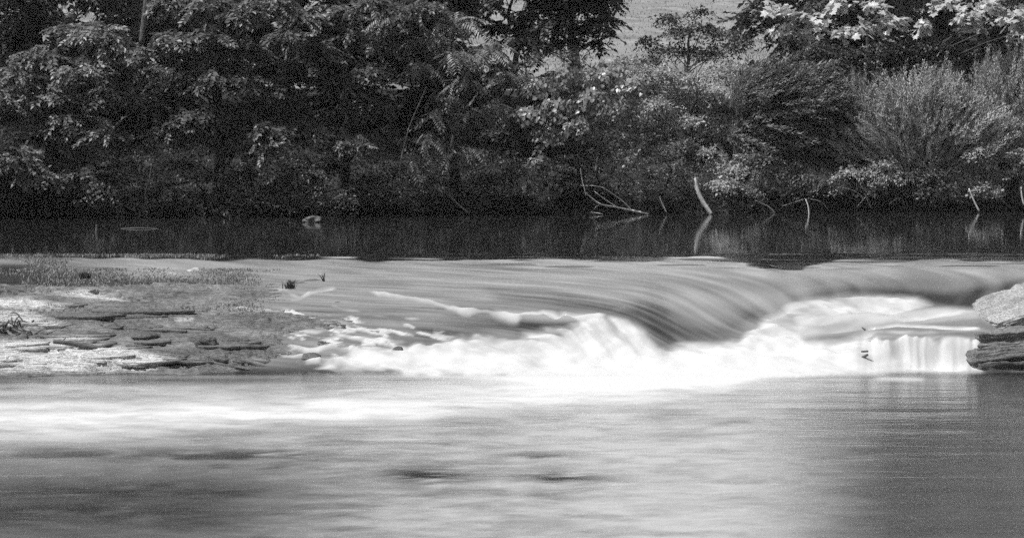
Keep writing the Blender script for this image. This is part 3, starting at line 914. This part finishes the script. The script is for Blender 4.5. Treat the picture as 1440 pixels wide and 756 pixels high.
def plant(name, label, cat, boughs, d, kind, mat, size, seed, dens=1.0, base_px=None, extra=(), r0=0.1, group=None, flat=0.48, droop=0.45, trunk_mat='bark', depth_jit=0.9, base_d=None, top=None):
    """a tree or shrub: boughs are (px, py, radius in px) at about distance d; extra boughs are world (x, y, z, r, density)"""
    rng = np.random.default_rng(seed)
    cs = []
    for b in boughs:
        dd = d + rng.uniform(-depth_jit, depth_jit)
        c = at(b[0], b[1], dd); r = b[2] / F * dd
        cs.append((c, r, 1.0))
    for x, y, z, r, dn in extra:
        cs.append((np.array([x, y, z]), r, dn))
    bd = d if base_d is None else base_d
    bx = np.mean([c[0][0] for c in cs[:max(1, len(boughs))]]) if base_px is None else (base_px - 720) / F * bd
    by = max(bd, float(shore_y(np.array([bx]))[0]) + 0.25)
    base = np.array([bx, by, ground_at(bx, by)])
    root = empty(name, base)
    pos, dr, up, sz = [], [], [], []
    for c, r, dn in cs:
        n = max(6, int(dens * dn * 12.5 * (r / size) ** 2 * (1 + 0.6 * flat)))
        a = bough_sprays(kind, c, r, n, size * (1.12 if dn >= .9 else 1.5), rng, flat, droop)
        for L, q in zip((pos, dr, up, sz), a):
            L.append(q)
    V, T = place_sprays(kind, np.concatenate(pos), np.concatenate(dr), np.concatenate(up), np.concatenate(sz), rng)
    under(root, mesh_tris('crown', V, T, M[mat]))
    V, T = woody(base, [c for c, r, dn in cs], r0, rng, top=top)
    under(root, mesh_tris('trunk', V, T, M[trunk_mat], smooth=True))
    tag(root, label, cat, group)
    return root

def dome_bush(name, label, focus, blobs, d, n, seed, mat, shoot=.45, group=None, bias=(0, 0, 0), shell=.35, jit=.22):
    """bush of leafy wands that all stream away from one rooting point; blobs are (px, py, rx px, ry px)"""
    rng = np.random.default_rng(seed)
    f0 = at(focus[0], focus[1], d)
    base = np.array([f0[0], d, ground_at(f0[0], d)])
    root = empty(name, base)
    area = np.array([b[2] * b[3] for b in blobs], float); area /= area.sum()
    pos, dr, up = [], [], []
    for b, w in zip(blobs, area):
        k = int(n * w)
        v = rng.normal(size=(k, 3)); v /= np.linalg.norm(v, axis=1)[:, None]
        rho = rng.uniform(shell, 1, k)[:, None]
        c = at(b[0], b[1], d - .1); rx, rz = b[2] / F * d, b[3] / F * d
        P = c + v * rho * np.array([rx, min(rx, rz) * .9, rz])
        D = P - f0; D /= np.linalg.norm(D, axis=1)[:, None] + 1e-9
        pos.append(P); dr.append(D + np.array(bias) + rng.normal(0, jit, (k, 3))); up.append(v * .6 + np.array([0, -.2, .9]) + rng.normal(0, .2, (k, 3)))
    pos = np.concatenate(pos); dr = np.concatenate(dr); up = np.concatenate(up)
    V, T = place_sprays('willow', pos - dr * shoot * .4, dr, up, shoot * rng.uniform(.7, 1.3, len(pos)), rng)
    under(root, mesh_tris('crown', V, T, M[mat]))
    stems = []
    for i in rng.integers(0, len(pos), 40):
        q = pos[i]; stems.append(tube([base + rng.normal(0, .08, 3), f0 * .5 + q * .5 + np.array([0, 0, .08]), q], [.03, .015, .004], 5))
    V, T = join(stems)
    under(root, mesh_tris('trunk', V, T, M['bark'], smooth=True))
    return tag(root, label, 'bush', group)

def above(px0, px1, d, z0, z1, n, seed, r=(0.8, 1.3), dn=0.35, dj=1.8):
    """boughs of a crown that rises above the picture"""
    r_ = np.random.default_rng(seed)
    return [((r_.uniform(px0, px1) - 720) / F * d, d + r_.uniform(-dj, dj), r_.uniform(z0, z1), r_.uniform(*r), dn) for _ in range(n)]

# ---- trees and shrubs of the far bank
plant('broadleaf_tree', 'pale broadleaf tree leaning out with a sunlit top bough over the still water', 'tree',
      [(100, 48, 36), (140, 52, 42), (175, 75, 38), (205, 105, 36), (60, 82, 42), (25, 110, 48), (118, 105, 44), (75, 135, 46), (150, 140, 44), (15, 165, 50), (105, 175, 46),
       (60, 195, 44), (150, 190, 40), (20, 225, 44), (95, 222, 38), (120, 250, 28), (55, 250, 36), (-30, 140, 60), (-40, 220, 60)],
      47.2, 'broad', 'leaf_pale', .34, 201, 1.0, base_px=70, base_d=49, r0=.16)
plant('broadleaf_tree', 'middle broadleaf tree with layered drooping boughs beside a bare leaning trunk', 'tree',
      [(255, 62, 44), (300, 55, 40), (340, 75, 44), (250, 115, 46), (300, 118, 44), (345, 120, 42), (390, 130, 38), (415, 165, 34), (285, 165, 44), (335, 170, 42), (380, 185, 34),
       (245, 8, 40), (295, 12, 40), (345, 22, 40), (390, 8, 40), (425, 28, 36), (240, 185, 36), (325, 212, 34), (250, 232, 30), (232, 262, 20), (375, 215, 28), (210, 150, 34)],
      47.8, 'broad', 'leaf_mid', .34, 202, 1.0, base_px=300, base_d=50, r0=.15)
plant('broadleaf_tree', 'slim broadleaf tree with a hooked pale bough against dark woods', 'tree',
      [(400, 55, 40), (440, 70, 40), (425, 95, 34), (465, 85, 28), (470, 120, 34), (505, 55, 42), (545, 62, 36), (520, 105, 38), (480, 165, 40), (525, 150, 38), (440, 190, 34), (490, 205, 36), (530, 195, 34),
       (470, 20, 38), (520, 8, 40), (565, 15, 36), (600, 15, 34), (430, 240, 32), (405, 255, 30), (470, 235, 26)],
      48.6, 'broad', 'leaf_mid', .34, 203, 1.0, base_px=480, base_d=51, r0=.14)
plant('walnut_tree', 'walnut tree with feathery drooping fronds lit from above', 'tree',
      [(560, 30, 40), (600, 60, 38), (640, 35, 40), (590, 100, 34), (640, 85, 36), (690, 75, 36), (660, 120, 34), (625, 140, 32), (690, 155, 34), (655, 165, 34), (710, 165, 20), (600, 200, 28),
       (635, 215, 30), (665, 215, 26), (615, 165, 30), (585, 235, 24), (600, 258, 22), (720, 110, 32)],
      49.0, 'pinnate', 'leaf_pale', .44, 204, 1.15, base_px=640, base_d=51.5, r0=.13, droop=.55, flat=.5)
plant('vine_thicket', 'shrub smothered by a broad-leaved vine with glossy heart-shaped leaves', 'shrub',
      [(760, 120, 34), (800, 105, 34), (850, 105, 36), (890, 120, 32), (785, 150, 34), (830, 140, 36), (875, 155, 34), (815, 180, 32), (860, 190, 30), (770, 185, 30), (745, 160, 28), (890, 195, 24), (845, 215, 18), (890, 225, 16), (760, 225, 24), (770, 255, 22), (740, 255, 20)],
      49.7, 'vine', 'leaf_vine', .28, 205, .75, base_px=820, base_d=51.5, r0=.09)
plant('shade_tree', 'dark spreading tree with a stout trunk standing before the pale field', 'tree',
      [(770, 12, 40), (805, -10, 44), (845, 5, 34), (790, 35, 36), (760, 45, 28), (850, 30, 26), (825, 40, 26), (740, 25, 22), (862, 52, 12), (735, 40, 24), (870, -15, 26), (800, 60, 20), (775, 65, 22), (745, 62, 22), (840, 62, 14), (715, 62, 22), (820, 10, 34)],
      60, 'broad', 'leaf_dark', .42, 206, 1.7, base_px=812, base_d=60, r0=.16, extra=above(740, 850, 60, 7.0, 8.6, 5, 1))
plant('shade_tree', 'dark leafy tree with a straight bare bole beside a glimpse of field', 'tree',
      [(690, 10, 28), (665, 22, 26), (700, 42, 26), (680, -12, 24), (725, 38, 20), (640, 5, 30), (745, -14, 20)],
      61, 'broad', 'leaf_dark', .42, 207, 1.5, base_px=721, base_d=61.5, r0=.085, top=at(721, -40, 61.5), extra=above(640, 735, 61, 7.2, 8.8, 5, 2))
plant('hawthorn_bush', 'scrubby dark bush with an open top standing out against the pale field', 'bush',
      [(940, 28, 20), (955, 48, 26), (985, 20, 18), (990, 42, 24), (915, 62, 20), (935, 72, 22), (965, 75, 26), (1010, 52, 22), (1000, 78, 24), (1030, 70, 22), (1048, 58, 18), (920, 88, 18)],
      57.5, 'fine', 'leaf_dark', .40, 208, 1.6, base_px=970, base_d=57.5, r0=.07)
plant('small_leaved_bush', 'light fine-leaved bush spilling down under the dark scrub by the field', 'bush',
      [(905, 100, 26), (940, 108, 30), (975, 115, 30), (1010, 105, 30), (1035, 100, 24), (950, 140, 32), (990, 145, 30), (1020, 135, 26), (925, 150, 28), (960, 172, 28), (1000, 175, 24)],
      53.5, 'fine', 'leaf_willow', .40, 209, 1.3, base_px=970, base_d=53.5, r0=.06)
plant('plane_tree', 'bright plane tree with large lobed leaves hanging over the dark hedge', 'tree',
      [(1095, 12, 20), (1105, 38, 17), (1130, 22, 20), (1150, 38, 18), (1190, 44, 18), (1215, 40, 20), (1225, 10, 20), (1255, 30, 22), (1330, 8, 24), (1360, 25, 22), (1390, 12, 24), (1420, 25, 22), (1440, 45, 18), (1300, 34, 12), (1375, 38, 12), (1180, 8, 18), (1460, 20, 30)],
      52.5, 'plane', 'leaf_plane', .37, 210, .9, base_px=1310, base_d=59.5, r0=.2, flat=.55, depth_jit=.6, extra=above(1130, 1600, 58.5, 6.6, 10.0, 14, 3, dn=.3))
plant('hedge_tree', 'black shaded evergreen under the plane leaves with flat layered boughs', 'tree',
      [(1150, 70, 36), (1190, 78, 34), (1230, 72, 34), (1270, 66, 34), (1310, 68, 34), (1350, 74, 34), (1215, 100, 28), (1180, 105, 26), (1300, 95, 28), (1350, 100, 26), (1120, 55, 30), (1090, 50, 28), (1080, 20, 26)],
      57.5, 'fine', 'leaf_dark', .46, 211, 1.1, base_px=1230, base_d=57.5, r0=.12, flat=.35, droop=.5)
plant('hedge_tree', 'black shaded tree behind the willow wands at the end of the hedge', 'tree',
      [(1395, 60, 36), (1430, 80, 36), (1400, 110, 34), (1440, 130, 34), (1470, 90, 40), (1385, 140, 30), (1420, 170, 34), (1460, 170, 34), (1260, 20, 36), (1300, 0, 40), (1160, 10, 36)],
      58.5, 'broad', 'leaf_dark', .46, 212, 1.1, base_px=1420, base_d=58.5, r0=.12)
dome_bush('willow_bush', 'dark rounded willow bush with long wands streaming sideways', (1030, 190), [(1085, 130, 62, 52), (1120, 165, 70, 60), (1150, 130, 46, 46), (1085, 195, 60, 40), (1150, 200, 45, 32)], 51.6, 1700, 301, 'leaf_mid', .55, bias=(.35, 0, -.05))
dome_bush('willow_bush', 'pale willow bush with upright wands fanning out like a brush', (1285, 290), [(1255, 165, 60, 52), (1310, 150, 55, 58), (1345, 175, 50, 55), (1225, 195, 48, 44), (1290, 210, 80, 40), (1385, 190, 45, 48), (1180, 200, 36, 36)], 51.6, 2300, 302, 'leaf_willow', .48)
dome_bush('willow_bush', 'tall pale willow bush with dense upright wands beside the brush-like one', (1420, 270), [(1400, 125, 34, 55), (1440, 115, 40, 55), (1425, 180, 50, 50), (1470, 140, 40, 70)], 52.4, 1200, 303, 'leaf_willow', .48, bias=(0, 0, .4))
dome_bush('willow_bush', 'low spreading willow between the dark rounded bush and the brush-like one', (1205, 250), [(1205, 140, 32, 36), (1195, 180, 40, 40), (1220, 215, 44, 34), (1180, 225, 40, 28)], 52.0, 850, 304, 'leaf_willow', .42)
# ---- low shrubs at the water's edge
LOW = [
    ('low pale shrub above the small curved white stick', [(935, 215, 26), (960, 205, 26), (945, 240, 26), (920, 250, 24), (965, 250, 24), (930, 275, 20), (960, 280, 18), (905, 270, 18)], 'leaf_mid', 51.2),
    ('bright low shrub just behind the thick curved white stick', [(1010, 235, 26), (1035, 240, 26), (1020, 262, 26), (1050, 225, 24), (1045, 265, 22), (1000, 215, 24), (1025, 282, 16), (1060, 275, 16)], 'leaf_willow', 51.2),
    ('low shrub under the weeping wands of the dark willow', [(1085, 245, 26), (1115, 250, 26), (1100, 268, 22), (1140, 255, 24), (1130, 275, 16), (1160, 262, 20), (1075, 225, 24)], 'leaf_mid', 51.4),
    ('feathery low shrub trailing bare stems into the water', [(1195, 245, 28), (1225, 240, 28), (1250, 255, 24), (1210, 268, 22), (1180, 265, 20), (1245, 235, 22)], 'leaf_willow', 51.4),
    ('small drab shrub rooted in the bank under the brush-like willow', [(1285, 250, 24), (1310, 245, 26), (1300, 270, 20), (1270, 268, 18), (1330, 262, 20)], 'leaf_mid', 51.6),
    ('broad low shrub with pale twig ends behind the straight white stick', [(1345, 220, 28), (1375, 215, 30), (1410, 220, 28), (1360, 245, 28), (1395, 248, 26), (1425, 245, 26), (1440, 220, 26), (1340, 270, 18), (1400, 272, 18), (1380, 268, 18)], 'leaf_willow', 51.8),
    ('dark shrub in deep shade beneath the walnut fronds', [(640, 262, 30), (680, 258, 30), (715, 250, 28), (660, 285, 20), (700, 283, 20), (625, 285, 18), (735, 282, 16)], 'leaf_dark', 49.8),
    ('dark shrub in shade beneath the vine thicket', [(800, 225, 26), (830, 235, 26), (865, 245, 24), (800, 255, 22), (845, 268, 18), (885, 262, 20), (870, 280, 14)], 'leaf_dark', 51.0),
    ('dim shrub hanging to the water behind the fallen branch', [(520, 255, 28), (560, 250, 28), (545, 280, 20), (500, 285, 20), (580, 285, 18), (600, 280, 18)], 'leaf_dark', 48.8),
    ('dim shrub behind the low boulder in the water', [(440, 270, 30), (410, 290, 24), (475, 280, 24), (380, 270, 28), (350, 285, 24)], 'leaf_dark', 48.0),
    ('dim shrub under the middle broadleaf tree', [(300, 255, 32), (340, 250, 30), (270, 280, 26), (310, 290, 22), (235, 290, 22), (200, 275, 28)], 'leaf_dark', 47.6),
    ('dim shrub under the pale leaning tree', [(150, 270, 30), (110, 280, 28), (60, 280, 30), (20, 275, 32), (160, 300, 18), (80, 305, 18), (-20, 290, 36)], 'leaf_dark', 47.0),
]
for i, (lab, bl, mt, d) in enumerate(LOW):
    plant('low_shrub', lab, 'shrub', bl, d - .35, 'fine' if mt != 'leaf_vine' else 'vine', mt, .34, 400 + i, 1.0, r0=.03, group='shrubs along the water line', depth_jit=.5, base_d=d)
THICK = [  # dark leaf colour also stands in for the shaded hollows
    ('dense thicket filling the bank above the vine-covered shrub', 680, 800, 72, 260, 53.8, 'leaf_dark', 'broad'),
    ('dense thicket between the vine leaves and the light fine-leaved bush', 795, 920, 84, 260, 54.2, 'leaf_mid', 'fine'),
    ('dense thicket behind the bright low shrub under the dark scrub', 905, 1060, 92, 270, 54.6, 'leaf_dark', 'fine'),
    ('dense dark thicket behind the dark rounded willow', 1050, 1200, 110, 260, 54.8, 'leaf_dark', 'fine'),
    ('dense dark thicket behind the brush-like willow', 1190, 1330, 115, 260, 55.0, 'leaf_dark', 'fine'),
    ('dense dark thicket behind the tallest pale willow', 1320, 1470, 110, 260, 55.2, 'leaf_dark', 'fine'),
]
for i, (lab, a, b, y0, y1, d, mt, kd) in enumerate(THICK):
    rr = np.random.default_rng(700 + i)
    bl = [(a + (b - a) * ((j * .618) % 1), y, rr.uniform(22, 34)) for j, y in enumerate(np.linspace(y0, y1, 17))]
    plant('thicket', lab, 'thicket', bl, d, kd, mt, .42, 720 + i, .7, r0=.05, group='thickets on the bank slope', depth_jit=.8)
# ---- tall trees behind, rising out of the picture
BACK = [
    ('tall dim tree at the back of the wood, beyond the pale leaning tree', -60, 170, 55, 'leaf_mid'),
    ('tall dim tree in the back row beyond the leaning bare trunk', 150, 400, 55.5, 'leaf_mid'),
    ('tall dim tree in the back row beyond the slim hooked-bough tree', 370, 580, 56, 'leaf_dark'),
    ('tall dim tree in the back row beyond the walnut fronds', 550, 670, 57, 'leaf_dark'),
]
for i, (lab, a, b, d, mt) in enumerate(BACK):
    rr = np.random.default_rng(600 + i)
    bl = [(rr.uniform(a, b), y, rr.uniform(42, 60)) for y in np.linspace(-25, 235, 24)]
    plant('background_tree', lab, 'tree', bl, d, 'broad', mt, .50, 610 + i, .8, r0=.17, group='tall trees at the back of the wood', depth_jit=1.6, extra=above(a, b, d - 1, 6.2, 10.5, 16, 20 + i))
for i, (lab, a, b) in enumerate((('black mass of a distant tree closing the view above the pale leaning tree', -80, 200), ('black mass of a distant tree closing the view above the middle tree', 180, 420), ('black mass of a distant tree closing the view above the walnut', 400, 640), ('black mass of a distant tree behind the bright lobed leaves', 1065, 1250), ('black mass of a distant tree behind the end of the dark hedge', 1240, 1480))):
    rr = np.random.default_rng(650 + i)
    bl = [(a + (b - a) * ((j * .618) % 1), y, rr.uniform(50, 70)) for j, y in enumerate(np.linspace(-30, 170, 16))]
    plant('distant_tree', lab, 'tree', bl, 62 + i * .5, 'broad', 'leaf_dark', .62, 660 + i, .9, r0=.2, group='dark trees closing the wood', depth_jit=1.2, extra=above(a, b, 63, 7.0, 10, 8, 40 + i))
for i, (lab, a, b, d) in enumerate((('bushy tree by the water past the pale leaning tree', -260, -70, 47.5), ('bushy tree by the water two crowns past the pale leaning tree', -480, -240, 46.5), ('bushy tree past the tallest pale willow', 1500, 1700, 54))):
    rr = np.random.default_rng(670 + i)
    bl = [(a + (b - a) * ((j * .618) % 1), y, rr.uniform(42, 58)) for j, y in enumerate(np.linspace(-40, 285, 26))]
    plant('bank_tree', lab, 'tree', bl, d, 'broad', 'leaf_mid', .52, 680 + i, .7, r0=.16, group='trees further along the bank', depth_jit=1.2, extra=above(a, b, d + 1, 6.2, 9.5, 8, 50 + i))
# bare leaning trunk among the left-hand trees
V, T = pix_tube([(199, 62), (203, 25), (207, -10), (210, -60)], 50.5, [4.5, 4.2, 4, 3.6], 8, .05)
tag(mesh_tris('tree_trunk', V, T, M['driftwood'], smooth=True), 'bare pale trunk showing between two broadleaf crowns', 'tree trunk')

# ------------------------------------------------------------------ dead wood along the far bank
def wl(px_):   # distance of the water's edge for a photo column
    x = (px_ - 720) / F * 50.5
    return float(shore_y(np.array([x]))[0])
stick('curved_stick', 'thick curved bleached stick rising from the water', 'dead branch', [(1000, 301), (996, 295), (988, 283), (981, 268), (978.5, 255), (979.5, 249)], wl(990) - 1.25, [2.8, 3.1, 3.2, 3.0, 2.6, 2.1])
stick('curved_stick', 'small thin bleached stick beside the thick curved one', 'dead branch', [(937, 298), (932, 288), (927, 276)], wl(930) - 1.15, [1.1, 1.0, .8])
stick('curved_stick', 'straight white stick leaning at the foot of the broad shrub', 'dead branch', [(1377, 297), (1370, 283), (1362.5, 265)], wl(1370) - 1.15, [1.4, 1.3, 1.0])
stick('curved_stick', 'white stick under the end of the broad low shrub', 'dead branch', [(1440, 288), (1437, 275), (1436, 263)], wl(1436) - 1.15, [1.2, 1.2, .9])
stick('curved_stick', 'short pale stick standing in water below the weeping willow', 'dead branch', [(1138, 302), (1136.5, 290), (1133, 280)], wl(1136) - 1.20, [1.0, 1.0, .8])
stick('fallen_branch', 'fallen forked bare branch dipping its butt in the water', 'dead branch', [(912, 301), (890, 296), (866, 291), (845, 287), (832, 278), (823, 270)], wl(860) - 1.30, [1.4, 1.4, 1.2, 1.0, .8, .5],
      twigs=[([(888, 295), (876, 283), (862, 273), (848, 264), (832, 261), (815, 261)], [.7, .7, .6, .6, .5, .3]), ([(866, 290), (852, 281), (836, 269)], [.9, .8, .4]),
             ([(824, 275), (821, 262), (818, 250), (816, 235)], [.9, .8, .6, .3]), ([(843, 287), (838, 291), (835, 294)], [.6, .5, .3])])
stick('low_branch', 'thin branch lying flat on the water by the forked one', 'dead branch', [(829, 298), (840, 299.5), (848, 301)], wl(840) - 1.25, [.5, .6, .4])
stick('low_branch', 'short pale branch on the bank between two curved sticks', 'dead branch', [(955, 280), (962, 283), (968, 286)], wl(960) + .1, [.8, .9, .7], 'deadwood')
stick('fallen_branch', 'long dim fallen branch arching from the shade into the water', 'dead branch', [(450, 272), (485, 264), (520, 263), (560, 266), (588, 268)], wl(520) - 1.45, [.8, 1.1, 1.4, 1.8, 2.0], 'driftwood',
      twigs=[([(512, 282), (535, 262), (552, 243), (556, 236)], [1.0, 1.5, 1.3, .8]), ([(535, 266), (545, 280), (552, 297)], [.8, .7, .4]), ([(540, 268), (560, 284), (575, 290)], [.8, .7, .4]), ([(566, 270), (585, 288), (597, 299)], [1.0, 1.0, .6])])
stick('thin_branch', 'slanting thin branch crossing the dark beneath the walnut', 'dead branch', [(660, 300), (645, 288), (630, 272), (625, 262)], wl(640) - 1.25, [1.0, 1.2, 1.0, .6], 'deadwood')
stick('thin_branch', 'long thin bare stem slanting up through the walnut shade', 'dead branch', [(560, 245), (566, 215), (575, 180), (592, 140), (600, 122)], 48.3, [1.3, 1.2, 1.1, .9, .6], 'deadwood')
stick('hanging_twig', 'thin dead twig hanging below the middle tree', 'dead branch', [(213, 230), (210, 250), (204, 272), (207, 292)], 46.9, [.9, .9, .7, .4], 'deadwood')
for i, (pts, rp, lab) in enumerate((
        ([(1178, 263), (1195, 266), (1210, 274), (1214, 282)], [.8, .9, .8, .5], 'bare pale stem arching out of the feathery shrub'),
        ([(1205, 291), (1213, 282), (1219, 275)], [.9, .8, .6], 'short bare stem crossing below the feathery shrub'),
        ([(1226, 294), (1221, 284), (1216, 272)], [.7, .7, .5], 'bare stem rising from the water beside the short crossing one'),
        ([(1250, 288), (1258, 281), (1270, 277)], [.7, .8, .5], 'curved bare stem bending over the water by the drab shrub'),
        ([(1316, 292), (1313, 286), (1310, 280)], [1.1, 1.0, .7], 'stubby pale stem at the foot of the drab shrub'),
        ([(1320, 288), (1325, 272), (1331, 256)], [.9, .8, .5], 'upright pale stem standing behind the stubby one'),
        ([(1322, 290), (1332, 272), (1340, 258)], [.7, .7, .4], 'thin stem leaning away from the upright pale one'),
        ([(1090, 300), (1080, 290), (1062, 282)], [1.2, 1.2, .8], 'dark branch sloping into the water by the bright low shrub'),
        ([(1140, 280), (1155, 284), (1165, 296)], [.7, .7, .5], 'thin branch bowed over beside the short standing stick'),
        ([(1100, 290), (1118, 284), (1134, 279)], [.7, .7, .5], 'thin bare branch reaching towards the short standing stick'))):
    stick('bare_stem', lab, 'stem', pts, wl(pts[0][0]) - .7, [r_ * .7 for r_ in rp], 'deadwood', 'bare stems along the bank', seed=i)
# log and stump in the quiet water on the left
stick('floating_log', 'low pale log floating in the dim water under the trees', 'log', [(170, 321.5), (184, 320.8), (200, 320.6), (214, 321.2), (224, 322)], 41.2, [.5, .9, 1.1, .8, .4], 'driftwood')
stick('stump_post', 'short pale stump standing in the dim water', 'stump', [(135, 331), (136, 323), (136, 316)], 39.8, [2.4, 2.2, 1.6], 'driftwood')

# ------------------------------------------------------------------ grass and herbs
def blades(name, P, h, w, mat, label, cat, rng, lean=.35):
    n = len(P)
    az = rng.uniform(0, 2 * math.pi, n); hh = h * rng.uniform(.5, 1.2, n); ww = w * rng.uniform(.6, 1.2, n)
    dx = np.stack([np.cos(az), np.sin(az), np.zeros(n)], 1) * ww[:, None]
    ln = rng.normal(0, lean, (n, 3)) * hh[:, None]; ln[:, 2] = 0
    tip = P + ln; tip[:, 2] += hh
    mid = P + ln * .35; mid[:, 2] += hh * .55
    V = np.stack([P - dx, P + dx, mid + dx * .8, mid - dx * .8, tip], 1).reshape(-1, 3)
    i = (np.arange(n) * 5)[:, None]
    T = np.concatenate([i + [0, 1, 2], i + [0, 2, 3], i + [3, 2, 4]])
    return tag(mesh_tris(name, V, T, M[mat]), label, cat, kind='stuff')
rng = np.random.default_rng(77)
gx_, gy_ = rng.uniform(-60, 470, 90000), rng.uniform(361, 401, 90000)
e = fbm(gx_ / 70, gy_ / 9, seed=91, octaves=3)
ins = np.where((gy_ > 372) & (gy_ < 394), 1.0, .35)
edge = 1 - np.maximum(0, (gx_ - 250) / 140) - np.where((gx_ < 30) & (gy_ > 376), .9, 0)
ok = np.nonzero(e * .9 + edge * .7 * ins > rng.uniform(.1, .75, 90000))[0][:26000]
a_, dy_, dz_ = ray(gx_[ok], gy_[ok])
t_ = (.93 - H) / dz_
Pp = np.stack([a_ * t_, dy_ * t_, 0 * t_], 1)
Pp[:, 2] = fall_z(Pp[:, 0], Pp[:, 1]) - .01
blades('ledge_grass', Pp, .036, .008, 'reed', 'short weedy grass growing in shallow water along the top of the shelf', 'grass', rng)
for k, (px_, py_, lab) in enumerate(((408, 402, 'dark tuft of weeds at the end of the grassy ledge'), (455, 392, 'single thin weed sprig standing in the sliding water'), (120, 388, 'dense dark clump of weeds in the ledge grass'))):
    p = onz(px_, py_, .90)
    n = (60, 9, 80)[k]; sp = (.03, .004, .035)[k]
    Q = p + np.stack([rng.normal(0, sp, n), rng.normal(0, sp, n), np.zeros(n)], 1); Q[:, 2] -= .03
    o = blades('weed_tuft', Q, (.10, .10, .08)[k], .009, 'leaf_dark', lab, 'weeds', rng, .4); o['kind'] = 'thing'
# field grass
n = 45000
P = np.stack([rng.uniform(-22, 30, n), 62 + 75 * rng.random(n) ** 1.6, np.zeros(n)], 1); P[:, 2] = terrain_z(P[:, 0], P[:, 1]) - .02
blades('field_grass', P, .10, .016, 'fieldgrass', 'tall pale grass of the hillside field', 'grass', rng)
# herbs covering the bank
n = 14000
xx = rng.uniform(-17, 18, n); s = -.25 + 6 * rng.random(n) ** 1.8
yy = shore_y(xx) + s
P = np.stack([xx, yy, terrain_z(xx, yy)], 1)
dirs = rng.normal(0, 1, (n, 3)); dirs[:, 2] = np.abs(dirs[:, 2]) * .6 + .2; dirs[:, 1] -= .5
V, T = place_sprays('fine', P, dirs, np.tile([0, 0, 1.0], (n, 1)) + rng.normal(0, .3, (n, 3)), rng.uniform(.2, .42, n), rng)
lv = V[T[:, 0], 0] < 2.2  # shade of the left bank is put into a darker leaf colour
tag(mesh_tris('undergrowth', V, T[lv], M['leaf_dark']), 'undergrowth darkened for shade on the bank beneath the walnut and broadleaf trees', 'undergrowth', kind='stuff')
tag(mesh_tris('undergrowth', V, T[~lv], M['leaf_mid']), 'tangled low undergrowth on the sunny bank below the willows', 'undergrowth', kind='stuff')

# ------------------------------------------------------------------ thin even haze round the whole place
HAZE_DENSITY = 0.0004
hx, hy0, hy1, hz0, hz1 = 620.0, -100.0, 1520.0, -1.95, 34.0
V = np.array([(x, y, z) for x in (-hx, hx) for y in (hy0, hy1) for z in (hz0, hz1)])
Q = np.array([(0, 1, 3, 2), (4, 6, 7, 5), (0, 4, 5, 1), (2, 3, 7, 6), (0, 2, 6, 4), (1, 5, 7, 3)])
hm = bpy.data.materials.new('haze'); hm.use_nodes = True
hm.node_tree.nodes.clear()
ho = hm.node_tree.nodes.new('ShaderNodeOutputMaterial'); hv = hm.node_tree.nodes.new('ShaderNodeVolumePrincipled')
hv.inputs['Color'].default_value = (.92, .92, .92, 1); hv.inputs['Density'].default_value = HAZE_DENSITY
hm.node_tree.links.new(hv.outputs[0], ho.inputs['Volume'])
tag(mesh_tris('haze', V, Q, hm), 'thin pale haze in the air over the whole river', 'haze', kind='stuff')
